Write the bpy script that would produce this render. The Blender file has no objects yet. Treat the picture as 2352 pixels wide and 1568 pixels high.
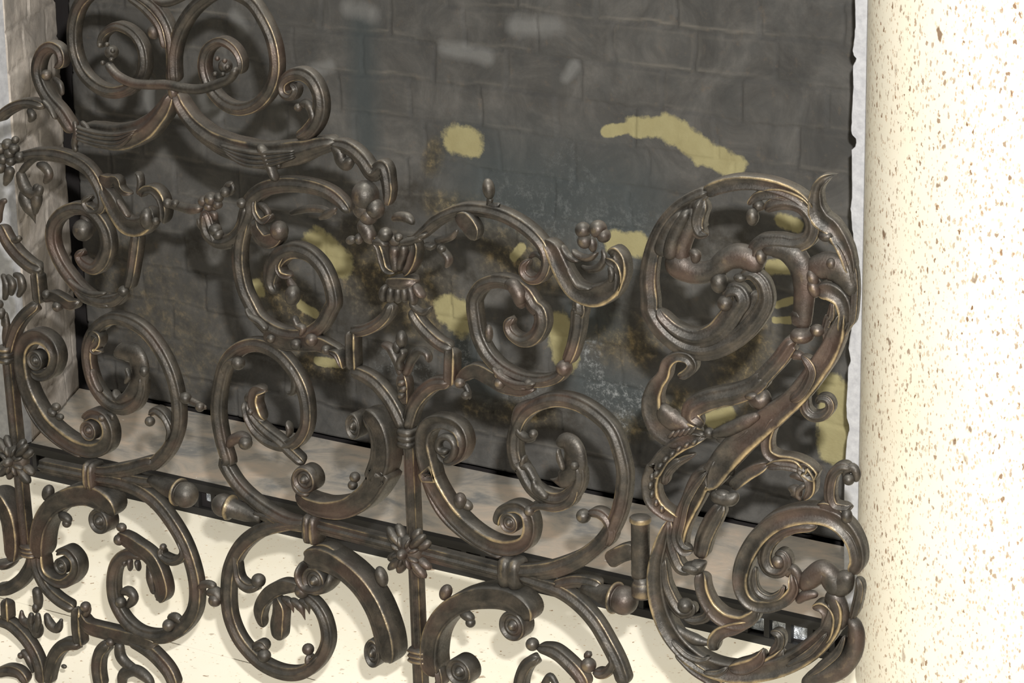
import bpy, bmesh, math, random
from mathutils import Vector, Matrix, noise
random.seed(7)
scene = bpy.context.scene
col = scene.collection

# ------------------------------------------------------------ camera
F = 6811.835                    # focal length in pixels of the 2352 px wide frame
def unit(v): return Vector(v).normalized()
AX = -unit((-10700., -1900., F))          # world x, y, z seen in camera axes (right, down, forward)
AZ = -unit((381., 22276., F))
AY = AZ.cross(AX)
H = 1.5
CAM = Vector((0, 0, H))
cr = Vector((AX.x, AY.x, AZ.x)); cd = Vector((AX.y, AY.y, AZ.y)); cf = Vector((AX.z, AY.z, AZ.z))
cam = bpy.data.objects.new('camera', bpy.data.cameras.new('camera')); col.objects.link(cam)
M = Matrix(((cr.x, -cd.x, -cf.x, 0), (cr.y, -cd.y, -cf.y, 0), (cr.z, -cd.z, -cf.z, H), (0, 0, 0, 1)))
cam.matrix_world = M
cam.data.sensor_width = 36; cam.data.lens = F/2352*36
cam.data.clip_start = .05; cam.data.clip_end = 60
scene.camera = cam
# ------------------------------------------------------------ view and world
vs = scene.view_settings
vs.view_transform = 'Standard'; vs.look = 'None'; vs.exposure = 0.0; vs.gamma = 1; vs.use_curve_mapping = False
w = bpy.data.worlds.new('room_light'); scene.world = w; w.use_nodes = True
w.node_tree.nodes['Background'].inputs[0].default_value = (1, .95, .86, 1)
w.node_tree.nodes['Background'].inputs[1].default_value = .27
# the camera's flash, a little right of and above the lens
L = bpy.data.lights.new('flash', 'AREA'); L.shape = 'RECTANGLE'; L.size = .035; L.size_y = .025
L.energy = 225; L.color = (1, .97, .93)
lo = bpy.data.objects.new('flash', L); col.objects.link(lo)
M2 = M.copy(); M2.translation = CAM + cr*.055 - cd*.135
lo.matrix_world = M2

# unseen fill light, added above the hearth to brighten it
L2 = bpy.data.lights.new('hearth_fill', 'AREA'); L2.size = .9; L2.energy = 62; L2.color = (1, .95, .86)
l2 = bpy.data.objects.new('hearth_fill', L2); col.objects.link(l2); l2.location = (-1.7, 2.45, 2.9)
l2.rotation_euler = (Vector((-2.0, 2.9, 0))-l2.location).to_track_quat('-Z', 'Y').to_euler()

# ------------------------------------------------------------ measuring
YF, YB, ZH, YS = 3.130, 3.385, .049, 2.500       # firebox front, back, its floor height, screen plane
def ray(px, py): 
    a = px-1176; b = py-784
    return cr*a + cd*b + cf*F
def ony(px, py, y):
    r = ray(px, py); return CAM + r*(y/r.y)
def onz(px, py, z):
    r = ray(px, py); return CAM + r*((z-H)/r.z)
def onplane(px, py, P0, N):
    r = ray(px, py); return CAM + r*((P0-CAM).dot(N)/r.dot(N))

# ------------------------------------------------------------ materials
def mat(name):
    m = bpy.data.materials.new(name); m.use_nodes = True
    nt = m.node_tree; return m, nt, nt.nodes['Principled BSDF']
def N(nt, t, **k):
    n = nt.nodes.new(t)
    for a, b in k.items(): setattr(n, a, b)
    return n
def noise_n(nt, scale, detail=4, rough=.55, vec=None, dist=0):
    n = N(nt, 'ShaderNodeTexNoise'); n.inputs['Scale'].default_value = scale
    n.inputs['Detail'].default_value = detail; n.inputs['Roughness'].default_value = rough
    n.inputs['Distortion'].default_value = dist
    if vec is None:
        vec = N(nt, 'ShaderNodeTexCoord').outputs['Object']
    nt.links.new(vec, n.inputs['Vector']); return n.outputs['Fac']
def ramp(nt, fac, stops, interp='LINEAR'):
    r = N(nt, 'ShaderNodeValToRGB'); r.color_ramp.interpolation = interp
    e = r.color_ramp.elements
    while len(e) < len(stops): e.new(.5)
    for i, (p, c) in enumerate(stops):
        e[i].position = p; e[i].color = (c, c, c, 1) if not isinstance(c, tuple) else (*c, 1)
    nt.links.new(fac, r.inputs[0]); return r.outputs[0]
def mix(nt, fac, a, b, mode='MIX'):
    m = N(nt, 'ShaderNodeMix', data_type='RGBA', blend_type=mode)
    for s, v in ((0, fac), (6, a), (7, b)):
        if isinstance(v, (int, float)): m.inputs[s].default_value = v
        elif isinstance(v, tuple): m.inputs[s].default_value = (*v, 1)
        else: nt.links.new(v, m.inputs[s])
    return m.outputs[2]
def math_n(nt, op, a, b=0., clamp=False):
    m = N(nt, 'ShaderNodeMath', operation=op); m.use_clamp = clamp
    for i, v in enumerate((a, b)):
        if isinstance(v, (int, float)): m.inputs[i].default_value = v
        else: nt.links.new(v, m.inputs[i])
    return m.outputs[0]
def attr(nt, name):
    a = N(nt, 'ShaderNodeAttribute'); a.attribute_name = name; return a.outputs['Fac']
def bump(nt, bs, h, strength, dist):
    b = N(nt, 'ShaderNodeBump'); b.inputs['Strength'].default_value = strength; b.inputs['Distance'].default_value = dist
    nt.links.new(h, b.inputs['Height']); nt.links.new(b.outputs[0], bs.inputs['Normal'])

def bronze_mat():
    m, nt, bs = mat('aged_bronze'); lk = nt.links.new
    n1 = noise_n(nt, 55, 5, .6); n2 = noise_n(nt, 16, 3, .5); n3 = noise_n(nt, 420, 2, .5)
    base = ramp(nt, n1, [(.3, (.010, .009, .007)), (.5, (.026, .022, .017)), (.7, (.052, .042, .031))])
    base = mix(nt, ramp(nt, n2, [(.50, 0.), (.66, .45)]), base, (.075, .042, .030))       # reddish brown patches
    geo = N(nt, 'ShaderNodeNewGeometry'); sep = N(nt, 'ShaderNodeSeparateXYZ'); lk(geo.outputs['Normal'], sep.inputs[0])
    top_grey = math_n(nt, 'MULTIPLY', ramp(nt, sep.outputs['Z'], [(.15, 0.), (.8, .62)]), ramp(nt, n1, [(.3, .55), (.65, 1.)]))
    base = mix(nt, top_grey, base, (.105, .103, .094))                                         # grey on faces that point up
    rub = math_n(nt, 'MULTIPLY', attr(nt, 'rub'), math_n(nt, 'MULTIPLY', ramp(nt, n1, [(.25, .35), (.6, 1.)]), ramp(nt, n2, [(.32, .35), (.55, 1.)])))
    rub_glint_fac = ramp(nt, rub, [(.28, 0.), (1.0, .72)])
    base = mix(nt, rub_glint_fac, base, (.44, .33, .165))  # gold rubbed ridges, with a highlight painted in on the light side
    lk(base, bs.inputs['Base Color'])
    bs.inputs['Metallic'].default_value = .5
    r = math_n(nt, 'SUBTRACT', ramp(nt, n3, [(.3, .42), (.7, .58)]), math_n(nt, 'MULTIPLY', rub_glint_fac, .12)); lk(r, bs.inputs['Roughness'])
    bump(nt, bs, math_n(nt, 'ADD', n1, math_n(nt, 'MULTIPLY', n3, .35)), .35, .002)
    return m
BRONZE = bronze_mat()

def brick_mat(name, tint, soot):
    m, nt, bs = mat(name); lk = nt.links.new
    n1 = noise_n(nt, 7, 5, .6); n2 = noise_n(nt, 26, 5, .62); n3 = noise_n(nt, 260, 3, .6); n4 = noise_n(nt, 60, 5, .7)
    n0 = noise_n(nt, 11, 6, .68, None, .8)
    base = ramp(nt, n0, [(.32, tuple(v*.58 for v in tint)), (.5, tint), (.68, tuple(v*1.55 for v in tint))])
    base = mix(nt, ramp(nt, n2, [(.42, 0.), (.72, .55)]), base, soot)
    base = mix(nt, ramp(nt, n4, [(.58, 0.), (.75, .45)]), base, (.095, .072, .050))        # brown flecks
    base = mix(nt, math_n(nt, 'MULTIPLY', attr(nt, 'groove'), .12), base, (.030, .030, .030))
    base = mix(nt, math_n(nt, 'MULTIPLY', attr(nt, 'lip'), .6), base, (.16, .145, .12))   # worn brick edges
    base = mix(nt, math_n(nt, 'MULTIPLY', attr(nt, 'warm'), .8), base, ramp(nt, n4, [(.38, (.018, .014, .008)), (.52, (.060, .047, .024)), (.68, (.20, .15, .07))]))
    # blue black soot cloud
    base = mix(nt, math_n(nt, 'MULTIPLY', attr(nt, 'soot'), .75), base, (.026, .034, .036))
    # pale ash specks
    ash = math_n(nt, 'MULTIPLY', attr(nt, 'ash'), ramp(nt, noise_n(nt, 85, 6, .85), [(.50, 0.), (.66, 1.)]))
    base = mix(nt, ash, base, (.19, .20, .20))
    dark = math_n(nt, 'MULTIPLY', attr(nt, 'burnt'), ramp(nt, n4, [(.30, 1.), (.62, .25)]))  # near-black brown patches, broken by noise
    base = mix(nt, dark, base, (.018, .015, .010))
    # clean yellow patches where the soot has gone, broken edge
    s = math_n(nt, 'ADD', math_n(nt, 'ADD', attr(nt, 'stain'), math_n(nt, 'MULTIPLY', math_n(nt, 'SUBTRACT', n4, .5), .9)), math_n(nt, 'MULTIPLY', math_n(nt, 'SUBTRACT', n2, .5), 1.1))
    s = ramp(nt, s, [(.36, 0.), (.66, 1.)])
    base = mix(nt, s, base, mix(nt, n2, (.17, .145, .066), (.255, .235, .125)))
    s2 = math_n(nt, 'ADD', attr(nt, 'pale'), math_n(nt, 'MULTIPLY', math_n(nt, 'SUBTRACT', n2, .5), .8))
    base = mix(nt, ramp(nt, s2, [(.45, 0.), (1.0, .75)]), base, (.12, .12, .116))
    lk(base, bs.inputs['Base Color']); bs.inputs['Roughness'].default_value = .9
    bump(nt, bs, math_n(nt, 'ADD', n2, math_n(nt, 'MULTIPLY', n3, .3)), .35, .004)
    return m
BACK = brick_mat('sooty_brick', (.052, .050, .046), (.030, .032, .032))
SIDE = brick_mat('side_brick', (.35, .315, .28), (.25, .235, .215))

def simple(name, c, rough, metal=0, n=None, bumpv=None):
    m, nt, bs = mat(name)
    if n:
        f = noise_n(nt, n[0], 5, .6); nt.links.new(ramp(nt, f, [(n[1], n[2]), (n[3], n[4])]), bs.inputs['Base Color'])
        if bumpv: bump(nt, bs, f, bumpv[0], bumpv[1])
    else: bs.inputs['Base Color'].default_value = (*c, 1)
    bs.inputs['Roughness'].default_value = rough; bs.inputs['Metallic'].default_value = metal
    return m
BLACK = simple('black_iron', (.006, .0055, .005), .6)
VOID = simple('dark_gap', (.008, .006, .006), .9)
STRIPM = simple('grey_render', (0, 0, 0), .6, 0, (90, .35, (.26, .265, .28), .65, (.34, .345, .36)), (.3, .002))
STEEL = simple('crumpled_steel', (0, 0, 0), .35, .6, (70, .4, (.35, .38, .42), .6, (.8, .85, .9)), (.9, .01))

def floor_mat():
    m, nt, bs = mat('refractory_floor'); lk = nt.links.new
    tc = N(nt, 'ShaderNodeTexCoord').outputs['Object']
    mp = N(nt, 'ShaderNodeMapping'); mp.inputs['Scale'].default_value = (1, 1.5, 1); lk(tc, mp.inputs[0])
    a = noise_n(nt, 9, 6, .62, mp.outputs[0], .6); b = noise_n(nt, 60, 4, .6)
    c = ramp(nt, a, [(.36, (.14, .14, .135)), (.5, (.26, .235, .20)), (.66, (.35, .285, .225))])
    c = mix(nt, ramp(nt, b, [(.5, 0.), (.7, .5)]), c, (.27, .25, .215))
    c = mix(nt, ramp(nt, noise_n(nt, 120, 3, .6), [(.72, 0.), (.76, .9)]), c, (.75, .74, .70))
    lk(c, bs.inputs['Base Color']); bs.inputs['Roughness'].default_value = .85
    bump(nt, bs, a, .4, .006); return m
def marble_mat(name, base, deep, density, speck, elong=1., size=1.):
    m, nt, bs = mat(name); lk = nt.links.new
    tc = N(nt, 'ShaderNodeTexCoord').outputs['Object']
    mp = N(nt, 'ShaderNodeMapping'); mp.inputs['Scale'].default_value = (1, 1, elong); lk(tc, mp.inputs[0])
    c = mix(nt, ramp(nt, noise_n(nt, 5, 4, .6), [(.4, 0.), (.65, .55)]), base, deep)
    for sc, th, amt, colr in ((160, .24, 1., speck), (270, .26, .8, (speck[0]*1.7, speck[1]*1.7, speck[2]*1.6)), (60, .16, .95, (speck[0]*.8, speck[1]*.8, speck[2]*.8))):
        v = N(nt, 'ShaderNodeTexVoronoi'); v.inputs['Scale'].default_value = sc/size
        # wobble the cells so that the flecks are irregular
        nz = N(nt, 'ShaderNodeTexNoise'); nz.inputs['Scale'].default_value = sc*1.6; nz.inputs['Detail'].default_value = 2
        lk(mp.outputs[0], nz.inputs['Vector'])
        va = N(nt, 'ShaderNodeVectorMath', operation='MULTIPLY_ADD'); lk(nz.outputs['Color'], va.inputs[0])
        va.inputs[1].default_value = (1.1/sc,)*3; lk(mp.outputs[0], va.inputs[2]); lk(va.outputs[0], v.inputs['Vector'])
        f = ramp(nt, v.outputs['Distance'], [(th, 1.), (th+.09, 0.)])
        sep = N(nt, 'ShaderNodeSeparateColor'); lk(v.outputs['Color'], sep.inputs[0])
        dn = density*(.35 if sc == 60 else 1.)
        keep = ramp(nt, sep.outputs[0], [(1-dn-.01, 0.), (1-dn+.05, 1.)])
        k2 = ramp(nt, sep.outputs[1], [(0., .35), (1., 1.)])
        c = mix(nt, math_n(nt, 'MULTIPLY', math_n(nt, 'MULTIPLY', f, keep), math_n(nt, 'MULTIPLY', k2, amt)), c, colr)
    lk(c, bs.inputs['Base Color']); bs.inputs['Roughness'].default_value = .35
    return m
FLOORM = floor_mat()
HEARTH = marble_mat('cream_marble', (.78, .745, .64), (.72, .67, .53), .10, (.30, .19, .10), 1., 1.)
COLUMNM = marble_mat('speckled_marble', (.60, .57, .48), (.55, .51, .40), .62, (.17, .10, .055), .55, 1.)

# ------------------------------------------------------------ mesh helpers
def link(name, verts, faces, material, parent=None, smooth=True, attrs=None, mats=None):
    me = bpy.data.meshes.new(name); me.from_pydata([tuple(v) for v in verts], [], faces)
    me.update()
    if smooth: me.polygons.foreach_set('use_smooth', [True]*len(faces))
    me.materials.append(material)
    for k, vals in (attrs or {}).items():
        a = me.attributes.new(k, 'FLOAT', 'POINT'); a.data.foreach_set('value', vals)
    o = bpy.data.objects.new(name, me); col.objects.link(o)
    if parent: o.parent = parent
    return o
def boxes(bl):
    V = []; Fc = []
    for (x0, x1, y0, y1, z0, z1) in bl:
        b = len(V)
        for z in (z0, z1):
            V += [(x0, y0, z), (x1, y0, z), (x1, y1, z), (x0, y1, z)]
        Fc += [tuple(b+i for i in q) for q in ((3, 2, 1, 0), (4, 5, 6, 7), (0, 1, 5, 4), (1, 2, 6, 5), (2, 3, 7, 6), (3, 0, 4, 7))]
    return V, Fc
def struct(o): o['kind'] = 'structure'; return o

# ------------------------------------------------------------ firebox
XL = ony(199, 880, YB).x                                  # left inner corner
XR = ony(2040, 200, YB).x                                    # right end of the brick back
ZT = .96
def seg_d(p, a, b):
    ax, ay = a; bx, by = b; t = ((p[0]-ax)*(bx-ax)+(p[1]-ay)*(by-ay))/max(1e-9, (bx-ax)**2+(by-ay)**2)
    t = min(1, max(0, t)); return math.hypot(p[0]-ax-t*(bx-ax), p[1]-ay-t*(by-ay))
def wp(px, py):
    v = ony(px, py, YB); return (v.x, v.z)
PX = 4.05/F
# (from, to, radius in px) of the clean patches
stains = [((1045, 325), (1080, 328), 36), ((1390, 303), (1455, 292), 13), ((1455, 292), (1540, 290), 24), ((1540, 295), (1610, 345), 34), ((1610, 345), (1685, 380), 30),
          ((1415, 560), (1470, 562), 30), ((730, 560), (780, 600), 42), ((1035, 715), (1060, 730), 46), ((1285, 750), (1300, 815), 38),
          ((730, 830), (775, 835), 12), ((1635, 962), (1675, 950), 20), ((1915, 900), (1915, 1030), 40), ((1795, 505), (1830, 520), 18),
          ((1785, 700), (1820, 690), 9), ((1780, 735), (1815, 735), 9), ((1770, 612), (1810, 612), 18), ((590, 655), (600, 670), 16), ((1180, 590), (1200, 565), 12),
          ((1040, 480), (1060, 478), 8), ((690, 700), (720, 720), 14)]
warms = [((850, 620), (980, 700), 90), ((1150, 570), (1250, 600), 60), ((640, 660), (700, 760), 60), ((1400, 770), (1460, 790), 55), ((1720, 780), (1700, 880), 60), ((1420, 985), (1480, 975), 30), ((1000, 470), (1100, 480), 30), ((990, 380), (1000, 340), 22),
         ((680, 830), (780, 850), 25), ((1080, 930), (1260, 960), 25), ((280, 620), (430, 800), 130, .35), ((1560, 930), (1640, 960), 40)]
soots = [((1130, 420), (1430, 480), 120), ((1350, 880), (1480, 930), 60), ((1060, 800), (1120, 900), 50), ((830, 60), (840, 330), 40), ((1330, 730), (1400, 720), 50)]
ashes = [((1180, 480), (1480, 560), 75, .30), ((1300, 380), (1340, 420), 60, .2), ((1350, 800), (1380, 920), 30), ((1380, 905), (1490, 930), 32), ((1430, 940), (1430, 985), 18), ((1480, 900), (1480, 975), 14), ((1060, 790), (1075, 860), 16), ((970, 570), (950, 600), 25), ((880, 830), (980, 860), 22), ((1170, 900), (1240, 890), 20)]
deep_browns = [((600, 470), (640, 640), 45), ((760, 470), (900, 560), 60), ((1040, 520), (1180, 560), 35), ((1330, 640), (1420, 700), 45), ((640, 740), (700, 700), 30), ((1560, 560), (1700, 560), 50), ((520, 560), (440, 560), 30), ((960, 440), (840, 500), 40), ((1000, 620), (820, 700), 60), ((560, 810), (900, 900), 26), ((1080, 940), (1300, 960), 50), ((1090, 640), (1220, 640), 35), ((700, 690), (860, 800), 40), ((1180, 720), (1220, 840), 30), ((1600, 760), (1560, 830), 30)]
pales = [((355, 232), (490, 240), 34, 1.7), ((1020, 110), (1120, 130), 26), ((800, 20), (850, 30), 30), ((540, 40), (560, 70), 26), ((760, 150), (700, 170), 22), ((1130, 760), (1140, 800), 14), ((1180, 60), (1280, 60), 30), ((1300, 180), (1320, 150), 18), ((1690, 590), (1640, 620), 15)]
def prep(lst): return [(wp(*q[0]), wp(*q[1]), q[2]*PX, q[3] if len(q) > 3 else 1.) for q in lst]
FIELDS = {k: prep(v) for k, v in dict(stain=stains, warm=warms, soot=soots, ash=ashes, burnt=deep_browns, pale=pales).items()}
def field(lst, p, soft):
    m = 0
    for a, b, r, wt in lst:
        d = seg_d(p, a, b)
        if d < r*2.2: m = max(m, min(1, wt* max(0, 1-(d-r*(1-soft*.5))/(r*soft+1e-9)*1.0)) if wt > 1 else wt*min(1, max(0, 1-(d-r*(1-soft*.5))/(r*soft+1e-9))))
    return m
CH = .0575; BL = .125
def brick_grid(name, p0, p1, z0, z1, nrm, material, fields=None, jag=None, depth=.0022, seed=0., step=.0028):
    """a slab of worn brickwork from p0 to p1 (x, y) standing between z0 and z1, relief along nrm"""
    p0 = Vector(p0); p1 = Vector(p1); Lh = (p1-p0).length; d = (p1-p0)/Lh
    nx = int(Lh/step)+1; nz = int((z1-z0)/step)+1
    V = []; A = {k: [] for k in ('groove', 'lip', 'stain', 'warm', 'soot', 'ash', 'burnt', 'pale')}
    for j in range(nz):
        z = z0+(z1-z0)*j/(nz-1)
        for i in range(nx):
            s = Lh*i/(nx-1)
            wz = noise.noise(Vector((s*9, z*9, 3+seed)))*.006+noise.noise(Vector((s*40, z*40, 5+seed)))*.003
            wx = noise.noise(Vector((s*9, z*9, 9+seed)))*.008+noise.noise(Vector((s*40, z*40, 15+seed)))*.003
            q = (z+wz+.012)/CH; row = math.floor(q); fz = abs(q-row-.5)*2
            off = .5 if row % 2 else 0
            u = (s+wx)/BL+off+.17*math.sin(row*2.3+seed); fx = abs(u-math.floor(u)-.5)*2
            gz = (1-fz)*CH/2; gx = (1-fx)*BL/2
            g = min(gz, gx)
            wear = .5+.5*noise.noise(Vector((s*6, z*6, 30+seed)))
            gr = max(0, 1-g/.0045)
            lip = max(0, 1-abs(g-.006)/.003)*max(0, wear-.35)*1.4*(1 if gz < gx and (q-row) < .5 else .3)
            n1 = noise.noise(Vector((s*30, z*30, 50+seed)))*.0009+noise.noise(Vector((s*90, z*90, 60+seed)))*.0004
            relief = -depth*gr*gr+n1+.0012*math.sin(row*5.1+math.floor(u)*3.3)
            ss = s
            if jag and i >= nx-8:
                zz = z/CH
                e = .0024*noise.noise(Vector((z*18, 1, 1)))+.0016*noise.noise(Vector((z*60, 2, 1)))
                for jz, amp, ww in jag:
                    e -= amp*math.exp(-((z-jz)/ww)**2)
                ss = s+e*(i-(nx-9))/8
            P = p0+d*ss
            V.append((P.x+nrm[0]*relief, P.y+nrm[1]*relief, z))
            A['groove'].append(gr); A['lip'].append(lip)
            pp = (P.x, z)
            for k in ('stain', 'warm', 'soot', 'ash', 'burnt', 'pale'):
                A[k].append(field(fields[k], pp, {'stain': 1., 'warm': 1.2, 'soot': 1.3, 'ash': 1.3, 'burnt': 1.1, 'pale': 1.5}[k]) if fields else 0.)
    Fc = []
    for j in range(nz-1):
        for i in range(nx-1):
            a = j*nx+i; Fc.append((a, a+1, a+nx+1, a+nx))
    # edges turned back so that the slab has thickness
    ring = [i for i in range(nx)]+[j*nx+nx-1 for j in range(1, nz)]+[(nz-1)*nx+i for i in range(nx-2, -1, -1)]+[j*nx for j in range(nz-2, 0, -1)]
    base = len(V)
    for k in ring:
        v = V[k]; V.append((v[0]-nrm[0]*.022, v[1]-nrm[1]*.022, v[2]))
        for kk in A: A[kk].append(A[kk][k] if kk not in ('stain',) else 0)
    m = len(ring)
    for t in range(m):
        Fc.append((ring[(t+1) % m], ring[t], base+t, base+(t+1) % m))
    return link(name, V, Fc, material, attrs=A)
jag = [(ony(1955, y, YB).z, a, ww) for y, a, ww in ((130, .0055, .006), (325, .008, .0065), (820, .0045, .006), (985, .006, .008), (250, -.001, .02), (1090, .003, .006))]
back = struct(brick_grid('wall_back', (XL+.010, YB), (XR, YB), ZH+.006, ZT, (0, -1), BACK, FIELDS, None))
LW = ony(9, 200, YF)
left = struct(brick_grid('wall_left', (LW.x, YF+.012), (XL-.010, YB-.006), ZH+.003, ZT, (1, 0), SIDE, None, None, .003, 4., .004))
# dark shell behind the panels, seen only through the open joints
V, Fc = boxes([(XL-.06, XR+.35, YB+.045, YB+.06, 0, ZT), (XL-.06, XL-.045, YF, YB+.05, 0, ZT), (XL-.06, XR+.35, YB-.0035, YB+.05, 0, .02)])
struct(link('wall_shell', V, Fc, VOID, smooth=False))
V, Fc = boxes([(XL-.034, XR+.35, YF+.008, YB-.004, ZH-.012, ZH)])
struct(link('floor_firebox', V, Fc, FLOORM, smooth=False))
# grey rendered strip beside the brickwork
# grey rendered strip at the right of the opening, its inner edge chipped where it meets the mortar joints
EDGE = [(-60, 1963), (0, 1962), (55, 1963), (95, 1960), (118, 1956), (127, 1959), (134, 1965), (142, 1963), (152, 1957), (200, 1958), (255, 1955), (300, 1953), (310, 1956), (318, 1963), (328, 1965), (338, 1962), (345, 1954), (400, 1955), (450, 1955), (480, 1952), (520, 1955), (560, 1960), (600, 1963), (640, 1965), (680, 1964), (710, 1959), (750, 1954), (800, 1947), (820, 1951), (830, 1952), (845, 1946), (880, 1945), (930, 1942), (960, 1943), (975, 1948), (990, 1949), (1003, 1944), (1040, 1941), (1100, 1938), (1200, 1937), (1300, 1937), (1420, 1936)]
YT = YF+.014; V = []; E = []
for py, px in EDGE[::-1]:
    v = ony(px, py, YT); E.append((v.x, v.z))
E[0] = (E[0][0], ZH+.001); E.append((E[-1][0]-.001, ZT))
D_ = []
for i in range(len(E)-1):
    for k in range(5):
        t = k/5; x_ = E[i][0]*(1-t)+E[i+1][0]*t; z_ = E[i][1]*(1-t)+E[i+1][1]*t
        D_.append((x_+.0008*noise.noise(Vector((z_*160, 3, 3))), z_))
D_.append(E[-1]); xr_ = E[0][0]+.20
Fc = []
for x_, z_ in D_: V += [(x_+.0015, YT, z_), (xr_, YT, z_), (xr_, YT+.02, z_), (x_, YT+.02, z_), (x_, YT+.002, z_)]
for i in range(len(D_)-1):
    for k in range(5):
        a = i*5+k; b = i*5+(k+1) % 5; Fc.append((a, b, b+5, a+5))
struct(link('trim_1', V, Fc, STRIPM, smooth=False))
V, Fc = boxes([(XL-.09, LW.x-.001, YF-.006, YF+.010, ZH+.002, ZT)])
struct(link('trim_2', V, Fc, STRIPM, smooth=False))
V, Fc = boxes([(-3.6, 0, YF+.002, YB+.06, ZT+.001, 2.6)])  # unseen firebox roof, lowered to keep light off the brick back
struct(link('ceiling', V, Fc, SIDE, smooth=False))
V, Fc = boxes([(XR+.352, XR+.38, YF, YB+.06, ZH, ZT)])
struct(link('wall_right', V, Fc, SIDE, smooth=False))
# marble hearth slabs
z = 0
ZJ = onz(450, 1490, 0).y
V, Fc = boxes([(-5, 0, ZJ+.0012, YB+.06, -.03, 0)])
struct(link('floor', V, Fc, HEARTH, smooth=False))
V, Fc = boxes([(-5, 0, 1.2, ZJ-.001, -.03, 0)])
struct(link('floor_front', V, Fc, HEARTH, smooth=False))
V, Fc = boxes([(-5, XL-.075, YF-.01, YB+.06, 0, ZT)])
struct(link('wall_surround', V, Fc, HEARTH, smooth=False))

# black slotted grille along the front of the firebox floor
gr = bpy.data.objects.new('vent_grille', None); col.objects.link(gr); gr.location = (0, 0, 0)
gr['label'] = 'long black slotted metal grille along the front edge of the firebox floor'; gr['category'] = 'grille'
x0, x1 = -3.06, XR+.34
bl = [(x0, x1, YF-.004, YF+.006, .037, ZH+.001), (x0, x1, YF-.004, YF+.006, 0.0, .011), (x0, x1, YF-.007, YF-.004, .045, ZH+.001)]
V, Fc = boxes(bl); link('grille_frame', V, Fc, BLACK, gr, False)
x = x0; bl = []
while x < x1:
    V, Fc = boxes([(x, x+.008, YF-.003, YF+.005, .010, .038)]); link('bar', V, Fc, BLACK, gr, False); x += .0315
bl = [(onz(1610, 1440, .03).x, onz(1905, 1440, .03).x, YF+.0075, YF+.009, .014, .036)]
for px in (470, 1262):
    a = ony(px, 1200, YF).x; bl.append((a, a+.026, YF+.0075, YF+.009, .02, .036))
for b_ in bl:
    V, Fc = boxes([b_]); link('backing_plate', V, Fc, STEEL, gr, False)['label'] = 'bright crumpled metal behind the slots'
V, Fc = boxes([(x0, x1, YF+.010, YF+.012, 0.0, ZH-.013)]); link('slot_dark_sheet', V, Fc, VOID, gr, False)  # dark sheet added behind the slots to stand in for shade

# ------------------------------------------------------------ column
RC = .215
edge = ony(1979, 784, YF)
# axis placed so that the left silhouette passes through the traced edge
view = (edge-CAM); view.z = 0; view.normalize(); side = Vector((view.y, -view.x, 0))
ctr = Vector((edge.x, edge.y, 0))+side*RC - view*.03
V = []; Fc = []; n = 160
prof = [(RC*1.0, 0), (RC, .01), (RC, .4), (RC, .8), (RC, 1.2), (RC, 1.7)]
for r, zz in prof:
    for i in range(n):
        a = 2*math.pi*i/n; V.append((r*math.cos(a), r*math.sin(a), zz))
for k in range(len(prof)-1):
    for i in range(n):
        Fc.append((k*n+i, k*n+(i+1) % n, (k+1)*n+(i+1) % n, (k+1)*n+i))
Fc.append(tuple(range((len(prof)-1)*n, len(prof)*n)))
c = link('marble_column', V, Fc, COLUMNM); c.location = (ctr.x, ctr.y, 0)
c['label'] = 'round cream marble column with rust brown flecks at the right of the fireplace'; c['category'] = 'column'

# ------------------------------------------------------------ ironwork helpers
PROF = {  # last value: gold rub, stronger on one ridge as a painted highlight
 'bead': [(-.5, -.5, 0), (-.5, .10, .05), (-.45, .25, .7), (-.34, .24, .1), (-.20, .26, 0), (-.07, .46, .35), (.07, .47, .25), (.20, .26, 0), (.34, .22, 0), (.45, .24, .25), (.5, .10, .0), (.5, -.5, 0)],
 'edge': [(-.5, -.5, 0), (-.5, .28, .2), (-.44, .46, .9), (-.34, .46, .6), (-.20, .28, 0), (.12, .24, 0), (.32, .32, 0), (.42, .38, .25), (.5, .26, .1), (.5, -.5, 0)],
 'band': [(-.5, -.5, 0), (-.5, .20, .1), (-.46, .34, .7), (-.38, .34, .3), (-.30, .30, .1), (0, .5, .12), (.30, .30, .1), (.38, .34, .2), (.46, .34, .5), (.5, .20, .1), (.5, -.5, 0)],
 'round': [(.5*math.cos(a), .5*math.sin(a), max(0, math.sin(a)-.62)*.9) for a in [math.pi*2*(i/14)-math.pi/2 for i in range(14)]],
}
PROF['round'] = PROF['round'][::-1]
class Plane:
    def __init__(s, P, n): s.P = Vector(P); s.n = Vector(n).normalized()
    def at(s, px, py, lift=0): return onplane(px, py, s.P+s.n*lift, s.n)
MAIN = Plane((0, YS, 0), (0, -1, 0))
hx = ony(1490, 1250, YS)
WA = math.radians(10)          # the wing is folded back a little
WING = Plane(hx, (math.sin(WA), -math.cos(WA), 0))
CROPS = dict(A=(0, 0, 3.92), B=(500, 0, 3.92), C=(0, 350, 3.92), D=(500, 350, 3.92), E=(0, 700, 3.92), F=(500, 700, 3.92), G=(0, 1050, 3.0267), H=(450, 1050, 3.0267),
             I=(1400, 350, 3.92), J=(1400, 700, 3.92), K=(1450, 1050, 3.0267), L=(950, 1050, 3.0267), M=(1000, 700, 3.92), N=(950, 350, 3.92), P=(0, 0, 1.))
def pts(s):
    """'A 10,20 30,40 B 5,6' -> photo pixels"""
    out = []; c = CROPS['P']
    for t in s.split():
        if t in CROPS: c = CROPS[t]
        else:
            a, b = t.split(','); out.append((c[0]+float(a)/c[2], c[1]+float(b)/c[2]))
    return out
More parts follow.
